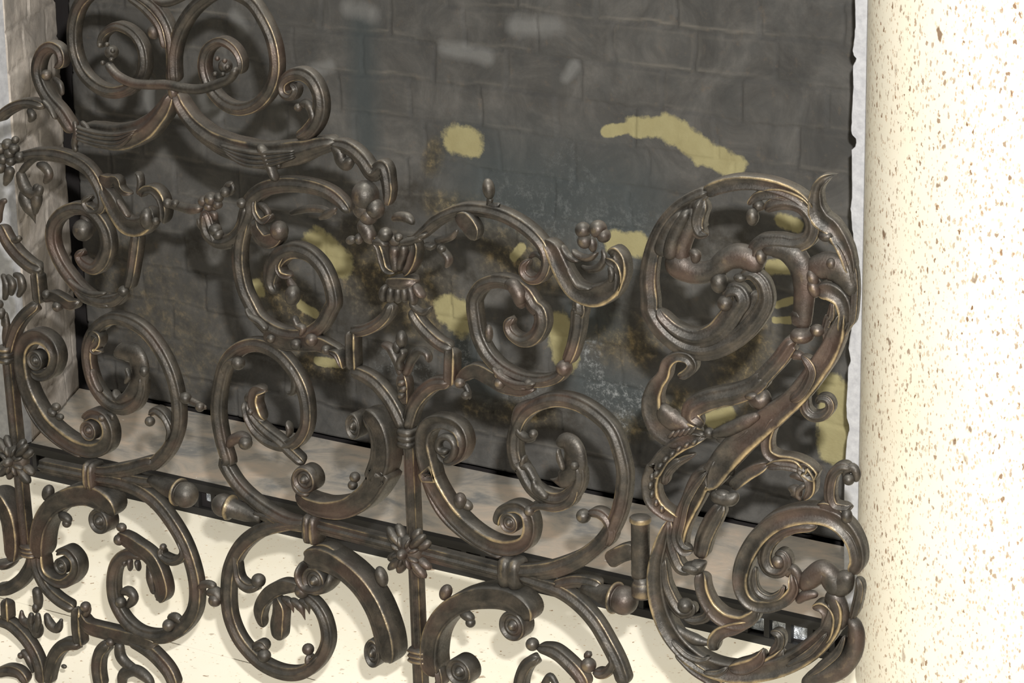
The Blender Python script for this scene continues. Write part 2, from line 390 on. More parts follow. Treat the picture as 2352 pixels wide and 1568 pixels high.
def catmull(P, W, step=3.2):
    Q = []; n = len(P)
    for i in range(n-1):
        p0 = P[max(0, i-1)]; p1 = P[i]; p2 = P[i+1]; p3 = P[min(n-1, i+2)]
        L_ = math.hypot(p2[0]-p1[0], p2[1]-p1[1]); k = max(2, int(L_/step))
        for j in range(k):
            t = j/k; t2 = t*t; t3 = t2*t
            Q.append(tuple(.5*((2*p1[d])+(-p0[d]+p2[d])*t+(2*p0[d]-5*p1[d]+4*p2[d]-p3[d])*t2+(-p0[d]+3*p1[d]-3*p2[d]+p3[d])*t3) for d in (0, 1)))
    Q.append(P[-1]); return Q
SC = 3.20/F       # metres per pixel at the screen
CUR = dict(plane=MAIN, parent=None, wm=1.18)
CNT = {}
def S(s, w, kind='bead', name='scroll', d=None, lift=0., parent=None, knobs=(), taper=(0, 0), flip=False, liftend=None, plane=None):
    pl = plane or CUR['plane']
    P = catmull(pts(s), None)
    n = len(P); W = w if isinstance(w, (list, tuple)) else [w]
    def wat(t):
        if len(W) == 1: return W[0]
        x = t*(len(W)-1); i = min(int(x), len(W)-2); f = x-i; f = f*f*(3-2*f); return W[i]*(1-f)+W[i+1]*f
    l0 = lift; l1 = lift if liftend is None else liftend
    C3 = []; 
    for i, p in enumerate(P):
        t = i/(n-1); C3.append(pl.at(p[0], p[1], 0) + pl.n*(l0*(1-t)+l1*t))
    # arc length for end rounding
    acc = [0]
    for i in range(1, n): acc.append(acc[-1]+(C3[i]-C3[i-1]).length)
    T = acc[-1]; pr = PROF[kind]; m = len(pr); V = []; R = []
    for i in range(n):
        t = acc[i]/T; ww = wat(t)*SC*CUR['wm']
        dd = (d if d is not None else (.016 if kind != 'round' else None)); 
        if dd is None: dd = ww*.95
        e = 1.
        rr = max(ww, dd)*.5
        for q, tp in ((acc[i], taper[0]), (T-acc[i], taper[1])):
            if tp: e = min(e, max(.04, min(1, q/(T*tp)))**.8)
            elif q < rr: e = min(e, max(.12, math.sqrt(max(0, 1-(1-q/rr)**2))))
        a = C3[max(0, i-1)]; b = C3[min(n-1, i+1)]; tg = (b-a).normalized(); nn = tg.cross(pl.n).normalized()
        de = e if e > .5 else .5*(e/.5)**.7
        for (u, v, r) in pr:
            if flip: u = -u
            V.append(C3[i]+nn*(u*ww*e)+pl.n*(v*dd*de)); R.append(r)
    Fc = []
    for i in range(n-1):
        for k in range(m):
            a = i*m+k; b = i*m+(k+1) % m; q = (a, b, b+m, a+m)
            Fc.append(q if not flip else q[::-1])
    Fc.append(tuple(range(m-1, -1, -1)) if not flip else tuple(range(m)))
    Fc.append(tuple((n-1)*m+k for k in range(m)) if not flip else tuple((n-1)*m+k for k in range(m-1, -1, -1)))
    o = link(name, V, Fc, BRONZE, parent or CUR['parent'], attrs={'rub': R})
    for kb in knobs:
        K(kb[0], kb[1], parent=o if CUR.get('deep', True) else None, plane=pl, **(kb[2] if len(kb) > 2 else {}))
    return o
def ellipsoid(c, ax, ay, az, nu=20, nv=12):
    V = []; R = []; Fc = []
    for j in range(nv+1):
        ph = math.pi*j/nv
        for i in range(nu):
            th = 2*math.pi*i/nu
            # pole faces the front
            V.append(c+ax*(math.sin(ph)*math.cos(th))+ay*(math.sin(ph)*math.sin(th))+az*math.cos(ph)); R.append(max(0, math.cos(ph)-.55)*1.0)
    for j in range(nv):
        for i in range(nu):
            a = j*nu+i; b = j*nu+(i+1) % nu; Fc.append((a, a+nu, b+nu, b))
    return V, Fc, R
def fr(pl):
    up = Vector((0, 0, 1)); rt = up.cross(pl.n)*-1; return rt, up
def K(s, r, rz=None, d=None, rot=0, name='knob', parent=None, lift=.004, plane=None):
    pl = plane or CUR['plane']; p = pts(s)[0]; c = pl.at(*p) + pl.n*lift
    rt, up = fr(pl); r2 = rz if rz else r; a = math.radians(rot)
    ax = (rt*math.cos(a)+up*math.sin(a))*r*SC; ay = (-rt*math.sin(a)+up*math.cos(a))*r2*SC
    dd = d if d else min(r, r2)*SC*1.05
    V, Fc, R = ellipsoid(c, ax, ay, pl.n*dd)
    # outward winding check
    if ax.cross(ay).dot(pl.n) < 0: Fc = [f[::-1] for f in Fc]
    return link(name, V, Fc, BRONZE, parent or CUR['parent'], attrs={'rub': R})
def spiral(cx, cy, r, turns, a0, sgn, rend=.12, sx=.86, k=16):
    """points winding inwards, photo pixels, as a pts() string"""
    out = []; m = max(4, int(turns*k))
    for i in range(m+1):
        t = i/m; rr = r*(1-t)+r*rend*t; a = math.radians(a0)+sgn*t*turns*2*math.pi
        out.append('%.1f,%.1f' % (cx+rr*math.cos(a)*sx, cy+rr*math.sin(a)))
    return ' P '+' '.join(out)
def disc(s, r, d, name='volute', lift=0., parent=None, plane=None, sx=1.):
    """flat roll end: a short drum with raised rim and a boss"""
    pl = plane or CUR['plane']; p = pts(s)[0]; c = pl.at(*p)+pl.n*lift; rt, up = fr(pl); n = 36; r *= SC
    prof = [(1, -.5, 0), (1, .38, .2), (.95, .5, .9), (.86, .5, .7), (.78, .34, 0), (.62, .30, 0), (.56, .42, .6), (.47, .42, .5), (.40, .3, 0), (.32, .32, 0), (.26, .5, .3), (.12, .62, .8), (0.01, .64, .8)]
    V = []; R = []; Fc = []
    for (a, b, q) in prof:
        for i in range(n):
            th = 2*math.pi*i/n; V.append(c+rt*(a*r*sx*math.cos(th))+up*(a*r*math.sin(th))+pl.n*(b*d)); R.append(q*.55)
    flipf = rt.cross(up).dot(pl.n) > 0
    for j in range(len(prof)-1):
        for i in range(n):
            a = j*n+i; b = j*n+(i+1) % n; f_ = (a, b, b+n, a+n); Fc.append(f_ if flipf else f_[::-1])
    Fc.append(tuple(range(n))[::-1] if flipf else tuple(range(n)))
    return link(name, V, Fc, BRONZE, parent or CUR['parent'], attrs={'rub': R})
def bar(P0, P1, wd, dp, name, kind='bead', plane=MAIN, parent=None):
    """straight moulded bar between two world points"""
    V = []; R = []; pr = PROF[kind]; m = len(pr); tg = (P1-P0).normalized(); nn = tg.cross(plane.n).normalized()
    for P in (P0, P1):
        for (u, v, r) in pr: V.append(P+nn*(u*wd)+plane.n*(v*dp)); R.append(r)
    Fc = [(k, (k+1) % m, (k+1) % m+m, k+m) for k in range(m)]+[tuple(range(m-1, -1, -1)), tuple(m+k for k in range(m))]
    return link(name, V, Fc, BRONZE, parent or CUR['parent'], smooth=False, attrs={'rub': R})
def lathe(P, axis, prof, name, parent=None, n=28, rub=None):
    axis = axis.normalized(); u = axis.orthogonal().normalized(); v = axis.cross(u); V = []; R = []; Fc = []
    for j, (r, h) in enumerate(prof):
        for i in range(n):
            a = 2*math.pi*i/n; V.append(P+axis*h+(u*math.cos(a)+v*math.sin(a))*r); R.append(rub[j] if rub else .15)
    for j in range(len(prof)-1):
        for i in range(n):
            a = j*n+i; b = j*n+(i+1) % n; Fc.append((a, b, b+n, a+n))
    Fc.append(tuple(range(n))[::-1]); Fc.append(tuple((len(prof)-1)*n+i for i in range(n)))
    return link(name, V, Fc, BRONZE, parent or CUR['parent'], attrs={'rub': R})
def collar(P, tg, wd, dp, ln, name='collar', parent=None, n=3):
    """clasp of rings round a bar"""
    V = []; R = []; nn = tg.cross(MAIN.n).normalized(); m = 16; steps = n*6
    for i in range(steps+1):
        t = i/steps; rr = 1+.16*abs(math.sin(t*n*math.pi)); 
        for k in range(m):
            a = 2*math.pi*k/m; ca, sa = math.cos(a), math.sin(a)
            q = (abs(ca)**4+abs(sa)**4)**.25
            V.append(P+tg*((t-.5)*ln)+nn*(ca/q*wd*.5*rr)+MAIN.n*(sa/q*dp*.5*rr)); R.append(max(0, (rr-1.06))*7*max(.15, sa))
    Fc = []
    for i in range(steps):
        for k in range(m):
            a = i*m+k; b = i*m+(k+1) % m; Fc.append((a, b, b+m, a+m))
    Fc.append(tuple(range(m))[::-1]); Fc.append(tuple(steps*m+k for k in range(m)))
    return link(name, V, Fc, BRONZE, parent or CUR['parent'], attrs={'rub': R})

# ------------------------------------------------------------ fire screen
scr = bpy.data.objects.new('fire_screen', None); col.objects.link(scr)
scr['label'] = 'large openwork bronze fire screen of scrolls and leaves standing before the sooty firebox'
scr['category'] = 'fire screen'
CUR['parent'] = scr
TI = dict(kind='edge')
UP = Vector((0, 0, 1)); RT = Vector((1, 0, 0)); MN = MAIN.n
def mp(px, py, lift=0): return MAIN.at(px, py) + MN*lift
# --- uprights and rails (world-straight)
R1 = mp(945, 1262); R0 = mp(42, 1052); zr = (R1.z+R0.z)/2
for (top, bot) in (((940, 985), (968, 1568)), ((16, 800), (62, 1260))):
    a = mp(*top); b = mp(*bot)
    cx = (a.x+b.x)/2
    if top[0] > 500: b.z = 0.004
    bar(a, b, .0145, .016, 'upright')
xa = mp(962, 1568); 
V, Fc = boxes([(xa.x-.03, xa.x+.03, YS-.03, YS+.03, 0, .006)])
link('foot', V, Fc, BRONZE, scr, False, attrs={'rub': [.2]*8})
bar(mp(95, 1070), mp(222, 1096), .0175, .016, 'rail')
bar(mp(722, 1205), mp(1180, 1322), .0175, .016, 'rail')
# collars
for (px, py, tx, ty, wd, ln) in ((722, 1212, 1, .24, .030, .020), (1178, 1312, 1, .24, .030, .028), (215, 1090, 1, .24, .030, .018)):
    t = (mp(px+tx*20, py+ty*20)-mp(px-tx*20, py-ty*20)).normalized()
    collar(mp(px, py), t, wd+.002, .025, ln*.86, n=2)
for (px, py, wd, ln) in ((938, 1003, .020, .024), (966, 1502, .026, .020), (16, 812, .020, .024), (72, 1262, .024, .018)):
    collar(mp(px, py), UP, wd*.86, .022, ln*.86, n=3)
# rosettes: four leaf lobes on the diagonals, petals and a boss
def rosette(px, py, r):
    c = mp(px, py); ro = None
    V, Fc, R = ellipsoid(c+MN*.004, RT*r*SC*.62, UP*r*SC*.62, MN*.013)
    if RT.cross(UP).dot(MN) < 0: Fc = [f[::-1] for f in Fc]
    ro = link('rosette', V, Fc, BRONZE, scr, attrs={'rub': [q*.5 for q in R]})
    for k in range(4):
        a = math.radians(45+90*k); u = RT*math.cos(a)+UP*math.sin(a); v = RT*-math.sin(a)+UP*math.cos(a)
        for off, ln, wd, li in ((-.30, .42, .20, .004), (.30, .42, .20, .004), (0, .52, .17, .009)):
            uu = (u+v*off).normalized(); vv = (v-u*off).normalized()
            P = c+uu*r*SC*.66+MN*li
            V, Fc, R = ellipsoid(P, uu*r*SC*ln, vv*r*SC*wd, MN*.007, 16, 8)
            if uu.cross(vv).dot(MN) < 0: Fc = [f[::-1] for f in Fc]
            link('petal', V, Fc, BRONZE, ro, attrs={'rub': R})
    for k in range(8):
        a = math.radians(22.5+45*k); u = RT*math.cos(a)+UP*math.sin(a); v = RT*-math.sin(a)+UP*math.cos(a)
        P = c+u*r*SC*.40+MN*.013
        V, Fc, R = ellipsoid(P, u*r*SC*.24, v*r*SC*.09, MN*.005, 12, 8)
        if u.cross(v).dot(MN) < 0: Fc = [f[::-1] for f in Fc]
        link('petal', V, Fc, BRONZE, ro, attrs={'rub': R})
    V, Fc, R = ellipsoid(c+MN*.017, RT*r*SC*.20, UP*r*SC*.20, MN*.009, 16, 10)
    if RT.cross(UP).dot(MN) < 0: Fc = [f[::-1] for f in Fc]
    link('boss', V, Fc, BRONZE, ro, attrs={'rub': R})
rosette(945, 1262, 66); rosette(43, 1052, 64)
# ball finials with cones
def finial(cone0, ballc, r):
    a = mp(*cone0); b = mp(*ballc)+MN*.003; ax = (b-a); Ln = ax.length; ax.normalize(); R_ = r*SC*1.05
    pr = [(.006, 0), (.007, Ln*.15), (.010, Ln*.4), (R_*.82, Ln-R_*.95), (R_*1.10, Ln-R_*.75), (R_*1.12, Ln-R_*.62), (R_*.92, Ln-R_*.5)]
    rb = [.1, .1, .1, .3, .9, .7, .1]
    for k in range(1, 13):
        t = -.5+1.5*k/12; pr.append((R_*math.cos(t*math.pi/2)+.0002, Ln+R_*math.sin(t*math.pi/2))); rb.append(.25)
    lathe(a, ax, pr, 'ball_finial', rub=rb)
finial((345, 1102), (430, 1134), 31); finial((600, 1190), (517, 1158), 28); finial((1340, 1350), (1436, 1376), 32)
# hinge
h0 = ony(1474, 1325, YS); h1 = ony(1468, 1188, YS)
h0.x = h1.x = (h0.x+h1.x)/2
hl = (h1-h0).length
lathe(h0, UP, [(.0095, 0), (.0100, .004), (.0100, hl-.006), (.0115, hl-.004), (.0115, hl), (.010, hl+.0015), (.0001, hl+.002)], 'hinge', rub=[.1, .2, .1, .7, .5, .1, .1])
h2 = ony(1480, 1372, YS); h2.x = h0.x+.002
lathe(h2, UP, [(.010, 0), (.0115, .003), (.0115, .013), (.010, .016), (.009, .018), (.009, (h0-h2).z+.001)], 'hinge', rub=[.2, .5, .3, .5, .1, .1])
S('P 1395,1290 1430,1270 1462,1262', 34, 'band', 'hinge_strap', d=.012)
S('P 1474,1370 1490,1345 1505,1330', 30, 'band', 'hinge_strap', d=.012)

# =========================================================== right unit, middle
S('L 690,800 850,795 1000,770 1180,690 1330,560 1425,380 1465,150 1440,-20 M 1590,1130 1450,985 1280,885 1100,850 930,890 800,980 725,1130 710,1290 740,1430 L 745,60 830,210 960,290 1070,275 1150,170 1150,40', [34, 36, 30, 30, 30, 30, 28, 30, 34, 24], knobs=())
S('L 1350,620 1380,520 1350,430 1290,385 1215,385', [12, 22, 22, 16], knobs=(('L 1195,400', 17),), name='hook')
S('M 880,860 770,930 730,1040 750,1140 830,1200 900,1180', [12, 22, 20, 16], 'round', 'leaf', knobs=(('M 900,1150', 11),))
S('M 810,1350 790,1450 L 800,70 870,190 L 930,240', [10, 16, 16, 8], 'round', 'leaf', d=.012)
S('M 1100,1260 1180,1230 1250,1300 1260,1420 L 1100,90 1040,160 950,150', [22, 46, 52, 40, 16], 'round', 'leaf', d=.014, taper=(0, .2))
S('M 1150,1270 1160,1360 1200,1470', [6, 14, 10], 'round', 'leaf', lift=.009, d=.008); 
S('L 870,130 880,200 960,270', [10, 22, 14], 'round', 'leaf', lift=.008, d=.009)
K('M 1290,1430', 10, lift=.008)
S('L 1140,190 1090,290 1000,335 880,330 830,350 800,390', [18, 26, 24, 18, 20], 'bead', 'stem', knobs=(('L 820,365', 13),))
# left C band of the right unit with the two spirals
S(spiral(1032, 1020, 33, 1.15, 95, -1, .25)+' ', 15, 'round', 'volute', lift=.008, d=.012, taper=(0, 0))
S('F 1990,1310 2090,1390 2190,1350 2235,1230 2180,1100 2050,1045 1930,1070 1870,1180 1880,1330 1930,1540 L 110,90 170,220 270,370 400,500 540,590 680,620 790,580 825,480 800,380 720,335 620,370 590,470', [18, 22, 26, 34, 40, 40, 38, 36, 34, 26, 22, 18], 'edge', d=.020)
disc('L 695,440', 25, .014, lift=.004)
S('L 45,-100 60,100 105,260 190,410 330,545 520,665 600,700', [16, 17, 17, 15, 10], 'bead', 'stem', d=.012, lift=-.004)
K('L 345,290', 15, 20, lift=.006, name='bud'); K('L 370,330', 17, 12, lift=.0, name='bud', rot=30)
# left big ring of the right unit
S('H 830,470 720,465 600,430 440,330 300,200 205,50 F 90,1400 35,1200 0,950 25,700 90,500 220,385 380,360 550,440 690,600 775,780 805,960 790,1110 715,1225 600,1270 460,1230 340,1130 270,1000 245,870', [30, 32, 30, 30, 30, 30, 30, 30, 26, 22, 14])
S('F 70,620 80,540 130,490 200,500', [14, 22, 18], name='hook', knobs=(('F 205,515', 17),))
S('F 650,520 700,650 690,780 630,790', [18, 18, 10], 'round', 'leaf', d=.013)
S('F 280,870 330,1010 440,1130 560,1225 680,1340 780,1430', [16, 20, 22, 24, 22], 'bead', 'stem')
S('F 440,770 360,770 335,860 365,960 430,1040', [14, 26, 28, 14], 'edge', 'leaf', knobs=(('F 315,955', 9),))
S('F 260,870 290,820 340,800', [18, 20, 10], 'round', 'leaf')
S('F 630,1040 650,1120 640,1190', [8, 14, 8], 'round', 'leaf', d=.012)
S('F 80,1290 140,1215 230,1190 300,1235', [12, 24, 26, 18], 'round', 'hook', knobs=(('F 270,1235', 17),))
# wide band of the right unit, left side
S('H 715,230 800,310 930,350 1080,335 1220,240 1310,100 F 1450,1540 1500,1380 1500,1200 1440,1040 1330,950', [22, 34, 42, 46, 46, 46, 42, 36], 'band', d=.034)
disc('F 1262,1075', 33, .022, sx=.62); disc('H 790,140', 33, .022, lift=.002)
S(spiral(711, 1096, 36, 1.0, 80, 1, .4), 14, 'round', 'volute', lift=.006, d=.012)
K('H 1120,130', 13, name='bud'); K('H 1105,185', 12, name='bud')
# lower left C of the right unit
S('H 780,455 620,465 450,510 320,610 245,750 222,900 232,1080 285,1230 370,1350 480,1445 620,1500 750,1490 860,1400 915,1270 895,1130 840,1030 760,960', [24, 30, 32, 32, 32, 32, 32, 28, 28, 24])
S('H 280,640 285,740 305,850 370,905 440,890', [10, 16, 24, 18], name='hook', knobs=(('H 450,848', 18),))
S('H 400,1330 460,1300 500,1340', [20, 22, 14], name='hook', knobs=(('H 490,1370', 17),))
S('H 870,1370 800,1430 790,1360', [16, 22, 14], name='hook', knobs=(('H 795,1325', 15),))
K('H 755,920', 19)
S('H 730,900 620,895 530,935 465,1010 450,1090 475,1180', [20, 32, 32, 26, 10], 'band', 'leaf', d=.016)
S('H 560,960 590,1050 580,1160 585,1270', [16, 30, 34, 26], 'band', 'leaf', d=.018)
for a, b in (((600, 970), (680, 1080)), ((660, 980), (760, 1130)), ((720, 985), (790, 1090))):
    S('H %d,%d %d,%d %d,%d' % (a[0], a[1], (a[0]+b[0])//2+18, (a[1]+b[1])//2-12, b[0], b[1]), [12, 20, 6], 'round', 'leaf', d=.010, taper=(0, .5))
# wide lower band of the right unit
S('H 770,700 890,690 1030,755 1160,870 1260,1020 1325,1190 1350,1330 1340,1420', [46, 50, 44, 44, 44, 46, 44], 'band', d=.034)
S('H 790,650 900,640 1000,680', [20, 26, 14], 'edge', d=.02, lift=-.006)
disc('H 850,845', 36, .022, sx=.95); disc('H 1258,1345', 37, .022, sx=.62)
S('H 745,720 745,820 800,900 900,905 960,850 950,780', [16, 20, 22, 18], 'round', 'volute', d=.03)
K('H 1305,820', 15, 26, name='thorn', rot=-20); K('H 1175,965', 8, 14, name='thorn')
# lower right C
S('L 160,1520 140,1440 135,1340 160,1200 235,1080 360,995 520,960 680,975 790,1050 800,1130', [40, 40, 40, 42, 42, 46, 46, 40], 'band', d=.034)
disc('L 715,1155', 37, .022, sx=.95)
S('L 170,1440 190,1560 P 1000,1567', [18, 18], d=.02)
disc('L 345,1475', 36, .022)
S('L 740,830 880,880 1020,930 1150,1020 1260,1140 1350,1290 1420,1430 1470,1580', [24, 30, 32, 32, 32])
S('L 1370,1330 1390,1430 1330,1500 1250,1490', [10, 20, 20], name='hook', knobs=(('L 1230,1435', 18),))
S('L 1200,1400 1215,1370 1240,1375', 16, 'round', 'hook')
K('L 840,1290', 16)
S('L 860,1320 980,1350 1080,1430 1160,1520 1200,1600', [18, 30, 32, 30])
S('L 870,1390 790,1440 750,1530 740,1620', [22, 26, 28])
S('L 900,1600 950,1520 1000,1600', [16, 14], 'round', 'leaf')
K('L 238,930', 15, 22, name='thorn', rot=25); K('L 385,1090', 22, 13, name='leaf', rot=20); K('L 410,1140', 12, name='leaf')
# upper rail arms to the finial
S('L 980,890 1120,860 1240,870 1310,900', [24, 26, 24], d=.014)
S('G 850,140 1000,170 1100,170', [24, 26, 20], d=.014); S('H 600,440 480,400 400,380', [24, 26, 20], d=.014)
# =========================================================== right unit, centre stem and steps
for s in ('F 1215,230 1215,400 1225,590', 'F 2110,380 2105,560 2100,720'):
    S(s, 27, 'edge', 'stem', d=.016)
S('F 1200,600 1290,620 1420,700 1540,840 1620,980 1680,1120', [26, 30, 30, 28], 'bead', 'stem')
S('F 2090,700 1960,710 1850,790 1770,900 1730,1020 1710,1120', [26, 30, 30, 28], 'bead', 'stem')
S('F 1570,-20 1530,80 1440,170 1320,225 1200,235', [22, 24, 24], 'bead', 'stem')
S('F 1740,40 1820,170 1920,280 2020,360 2120,400', [22, 26, 26], 'bead', 'stem')
# palmette between the steps
K('F 1675,300', 14, 22, name='bud'); K('F 1640,370', 12, 16, name='bud')
S('F 1480,350 1550,380 1600,470 1640,570 1660,640', [14, 20, 18, 16], 'round', 'leaf', d=.012)
S('F 1910,520 1890,440 1820,410 1760,470 1720,560 1690,640', [8, 16, 22, 18, 16], 'round', 'leaf', d=.012)
S('F 1680,380 1710,420 1670,500 1690,580', [10, 14, 14], 'round', 'leaf', d=.012, lift=.006)
S('F 1670,600 1680,700 1690,800 1700,900', [18, 26, 22, 16], 'band', 'stem', d=.016)
for i in range(3): K('F %d,%d' % (1690+(i % 2)*14, 690+i*55), 11, 8, lift=.008, rot=-35, name='knob')
# horizontal leaf chains beside the steps
S('F 420,250 520,300 640,345 780,340 900,345 1010,385 1100,440 1160,540', [26, 34, 30, 36, 32, 26, 18], 'band', 'leaf', d=.014)
for x, y, r in ((515, 290, 11), (745, 340, 14), (1010, 390, 12), (880, 300, 16)): K('F %d,%d' % (x, y), r, lift=.007)
S('F 1040,400 1110,420 1150,500 1160,560', [10, 14, 10], 'edge', 'leaf', lift=.006)
S('M 200,700 270,630 370,590 500,650 620,720 780,760 900,750', [14, 28, 34, 32, 28, 12], 'band', 'leaf', d=.014)
for x, y, r in ((250, 690, 13), (600, 610, 12), (610, 690, 14), (870, 700, 13), (300, 800, 10)): K('M %d,%d' % (x, y), r, lift=.006)
S('M 250,700 290,770 310,850', [16, 14, 8], 'round', 'leaf')
S('M 600,560 640,640 740,700 860,740', [14, 20, 18, 10], 'round', 'leaf', lift=.006, d=.012)
# =========================================================== right unit, crown
S('D 2,840 M -500,-900'.replace('M -500,-900', '')+' C 1870,560 1850,640 1880,740 1960,800 2060,800 2150,740 2210,640 2250,540 D 300,430 420,330 600,290 800,300 980,350 1110,440 1190,540', [14, 20, 26, 30, 32, 32, 32, 32, 30, 28, 22])
S('C 1870,540 1930,560 1930,620', [12, 16, 10], 'round', 'volute'); K('C 1960,690', 16); K('C 1985,730', 14)
S('D 270,480 235,640 200,800 190,950 205,1100 240,1240 300,1370 F 370,120 480,210 620,270 780,270 930,180 1010,40 D 1040,1340 1010,1180 940,1030 830,920 700,880 580,920 500,1030 480,1170 530,1270', [30, 30, 30, 30, 30, 32, 30, 28, 28, 30, 34, 40, 22])
S('F 260,-10 310,110 400,220 480,290', [14, 16, 18, 12], 'bead', d=.012, lift=-.004)
S('D 350,420 360,530 420,610 490,560', [12, 16, 12], 'edge', 'hook'); 
S('D 340,600 360,700 430,790 520,780 590,710', [16, 28, 30, 20], 'band', 'leaf', knobs=(('D 575,695', 22, dict(rz=24)),))
S('D 600,930 560,1010 590,1090 670,1110', [12, 16, 12], 'edge', 'hook')
K('D 715,1270', 19, 26, lift=.008, rot=10); S('D 640,1120 660,1180 710,1240', [12, 18, 18], 'round', 'stem')
S('F 720,80 750,170 800,200 780,270', [10, 14, 14, 8], 'round', 'leaf', d=.01, lift=.006)
S('D 300,1380 340,1460 F 420,140 490,210', [10, 14, 12], 'round', 'leaf', lift=.008, d=.01)
# crown bud behind centre and palmette
K('D 1350,380', 32, 36, name='bud'); K('D 1330,480', 26, 30, name='bud'); K('D 1440,500', 22, 24, name='bud'); K('D 1380,560', 22, name='bud')
S('D 1290,600 1340,700 1400,820', [26, 34, 22], 'round', 'leaf', d=.016)
K('D 1220,780', 14, 10, rot=-30, name='leaf'); K('D 1290,770', 10, 13, name='leaf')
K('D 1570,715', 17, name='knob', lift=.012); K('D 1650,760', 10)
S('D 1530,740 1590,800 1660,800', [14, 20, 10], 'round', 'leaf')
S('D 1410,760 1470,850 1500,960 1530,1040 1600,1080', [16, 18, 20, 18, 12], 'edge', 'leaf')
S('D 1600,840 1590,920 1600,1000 1610,1080', [22, 20, 18], 'round', 'leaf', d=.012)
S('D 1770,760 1790,860 1760,980 1720,1060 1680,1100', [14, 20, 22, 18, 12], 'edge', 'leaf')
S('D 1680,820 1680,920 1650,1000 1650,1070', [16, 18, 14], 'round', 'leaf', d=.012)
S('D 1660,810 1760,790 1850,760 N 90,750 150,720', [12, 18, 14, 10], 'round', 'leaf', d=.012, lift=.004)
S('D 1430,800 1500,790 1560,830', [12, 18, 10], 'round', 'leaf', d=.012, lift=.006)
S('N 220,830 270,890 320,960 300,1040', [16, 16, 14, 8], 'round', 'leaf', d=.012); K('N 275,860', 9)
S('D 1860,820 1920,850 1960,830', [14, 14, 10], 'round', 'leaf', d=.012)
S('D 1530,1150 1620,1165 1720,1165 1800,1150', [20, 24, 20], 'band', 'collar', d=.026)
for k, (a, b, c_) in enumerate((((1540, 1180), (1510, 1260), (1520, 1340)), ((1590, 1190), (1580, 1270), (1570, 1350)), ((1650, 1190), (1650, 1270), (1640, 1350)), ((1700, 1190), (1710, 1270), (1700, 1340)), ((1750, 1180), (1770, 1270), (1790, 1370)), ((1790, 1170), (1830, 1250), (1880, 1300)))):
    S('D %d,%d %d,%d %d,%d' % (a+b+c_), [14, 18, 14], 'round', 'leaf', d=.014, lift=.003)
S('D 1740,1330 1780,1400 1860,1440 1930,1390', [14, 16, 14, 6], 'round', 'leaf', d=.010)
S('D 1570,1350 1560,1420 1520,1500', [14, 14, 10], 'round', 'stem'); 
# right arc
S('N -60,760 20,770 110,700 200,620 320,555 450,515 600,515 780,555 930,625 1060,720 1160,830 1205,940 1195,1050 1140,1130 1060,1140 1000,1080 1000,1010 1050,960', [14, 20, 24, 26, 26, 26, 26, 26, 24, 20, 18, 12], d=.018)
S('N 410,560 500,600 560,680 580,780', [18, 36, 36, 22], 'band', 'leaf', d=.014, lift=.006)
K('N 695,320', 14, 24, name='bud', rot=-8); S('N 692,400 684,450 680,510', [16, 12, 16], 'round', 'stem'); S('N 670,470 720,490 780,460', [14, 16, 6], 'round', 'leaf')
S('N 1180,790 1260,860 1320,990 1390,1130 1480,1240 1620,1290 1770,1240 1860,1120 1880,980 1830,890 1770,920', [18, 34, 36, 38, 40, 42, 38, 32, 26, 18], 'edge', flip=True)
S('N 1430,1020 1470,1110 1530,1190 1640,1210', [8, 12, 12, 6], 'round', 'leaf', lift=.008, d=.009)
S('N 1340,830 1370,900 1420,950 1500,980', [10, 14, 14, 8], 'round', 'leaf', d=.010); S('N 1430,870 1490,930 1580,950 1660,900', [8, 14, 14, 8], 'round', 'leaf', d=.010)
for x, y, r in ((1545, 690, 18), (1680, 680, 20), (1560, 790, 17), (1730, 740, 16)): K('N %d,%d' % (x, y), r, name='bud')
S('N 1590,750 1610,830 1620,900', [16, 20, 12], 'round', 'leaf'); S('N 1800,1160 1810,1080 1790,1010', [8, 14, 10], 'round', 'leaf', lift=.006)
S('N 1490,1310 1500,1430 M 1290,60 1280,200 1240,380 1180,530', [28, 30, 28, 26, 22], 'bead')
S('M 1180,560 1110,640 1000,680 860,680 720,640 580,560 470,440 390,280 355,100 345,0 N 550,1300 620,1200 750,1155 890,1180 1010,1260 1090,1380 M 950,60 960,170 900,280 790,320 690,260 660,170 710,110', [22, 24, 26, 28, 30, 30, 30, 28, 28, 30, 32, 32, 30, 22, 14], knobs=(('M 1180,560', 19),))
S('M 560,540 660,650 800,700 940,690', [8, 14, 14, 8], 'round', lift=.009, d=.008, name='leaf')
S('N 850,1170 930,1190 980,1280 970,1370', [16, 30, 30, 20], 'round', 'leaf', lift=.006, knobs=(('N 975,1290', 16, dict(rz=28, rot=-12)),))
K('M 500,250', 10, 22, name='leaf')
S('P 1392,594 1416,606 1426,640 1418,680', [16, 20, 18, 12], 'edge', 'leaf')
# tufts of foliage behind the crown
S('D 620,560 760,520 900,520 1040,560', [10, 16, 16, 8], 'round', 'leaf', lift=-.006)
S('D 900,600 980,560 1060,500', [8, 18, 10], 'round', 'leaf', lift=-.002)
S('D 350,470 400,480 450,540 440,620', [10, 16, 16, 10], 'round', 'leaf')
S('D 1540,620 1590,590 1680,600 1740,660', [12, 20, 22, 12], 'round', 'leaf', lift=-.006)
S('N 170,800 260,790 330,760 380,700', [10, 14, 14, 8], 'round', 'leaf', lift=-.004)
S('N 1490,1030 1560,1060 1650,1040 1700,960 1680,880', [8, 14, 16, 14, 8], 'round', 'leaf', lift=-.004)
S('N 1020,960 1080,920 1140,960 1170,1030', [8, 12, 12, 6], 'round', 'leaf', lift=-.004)
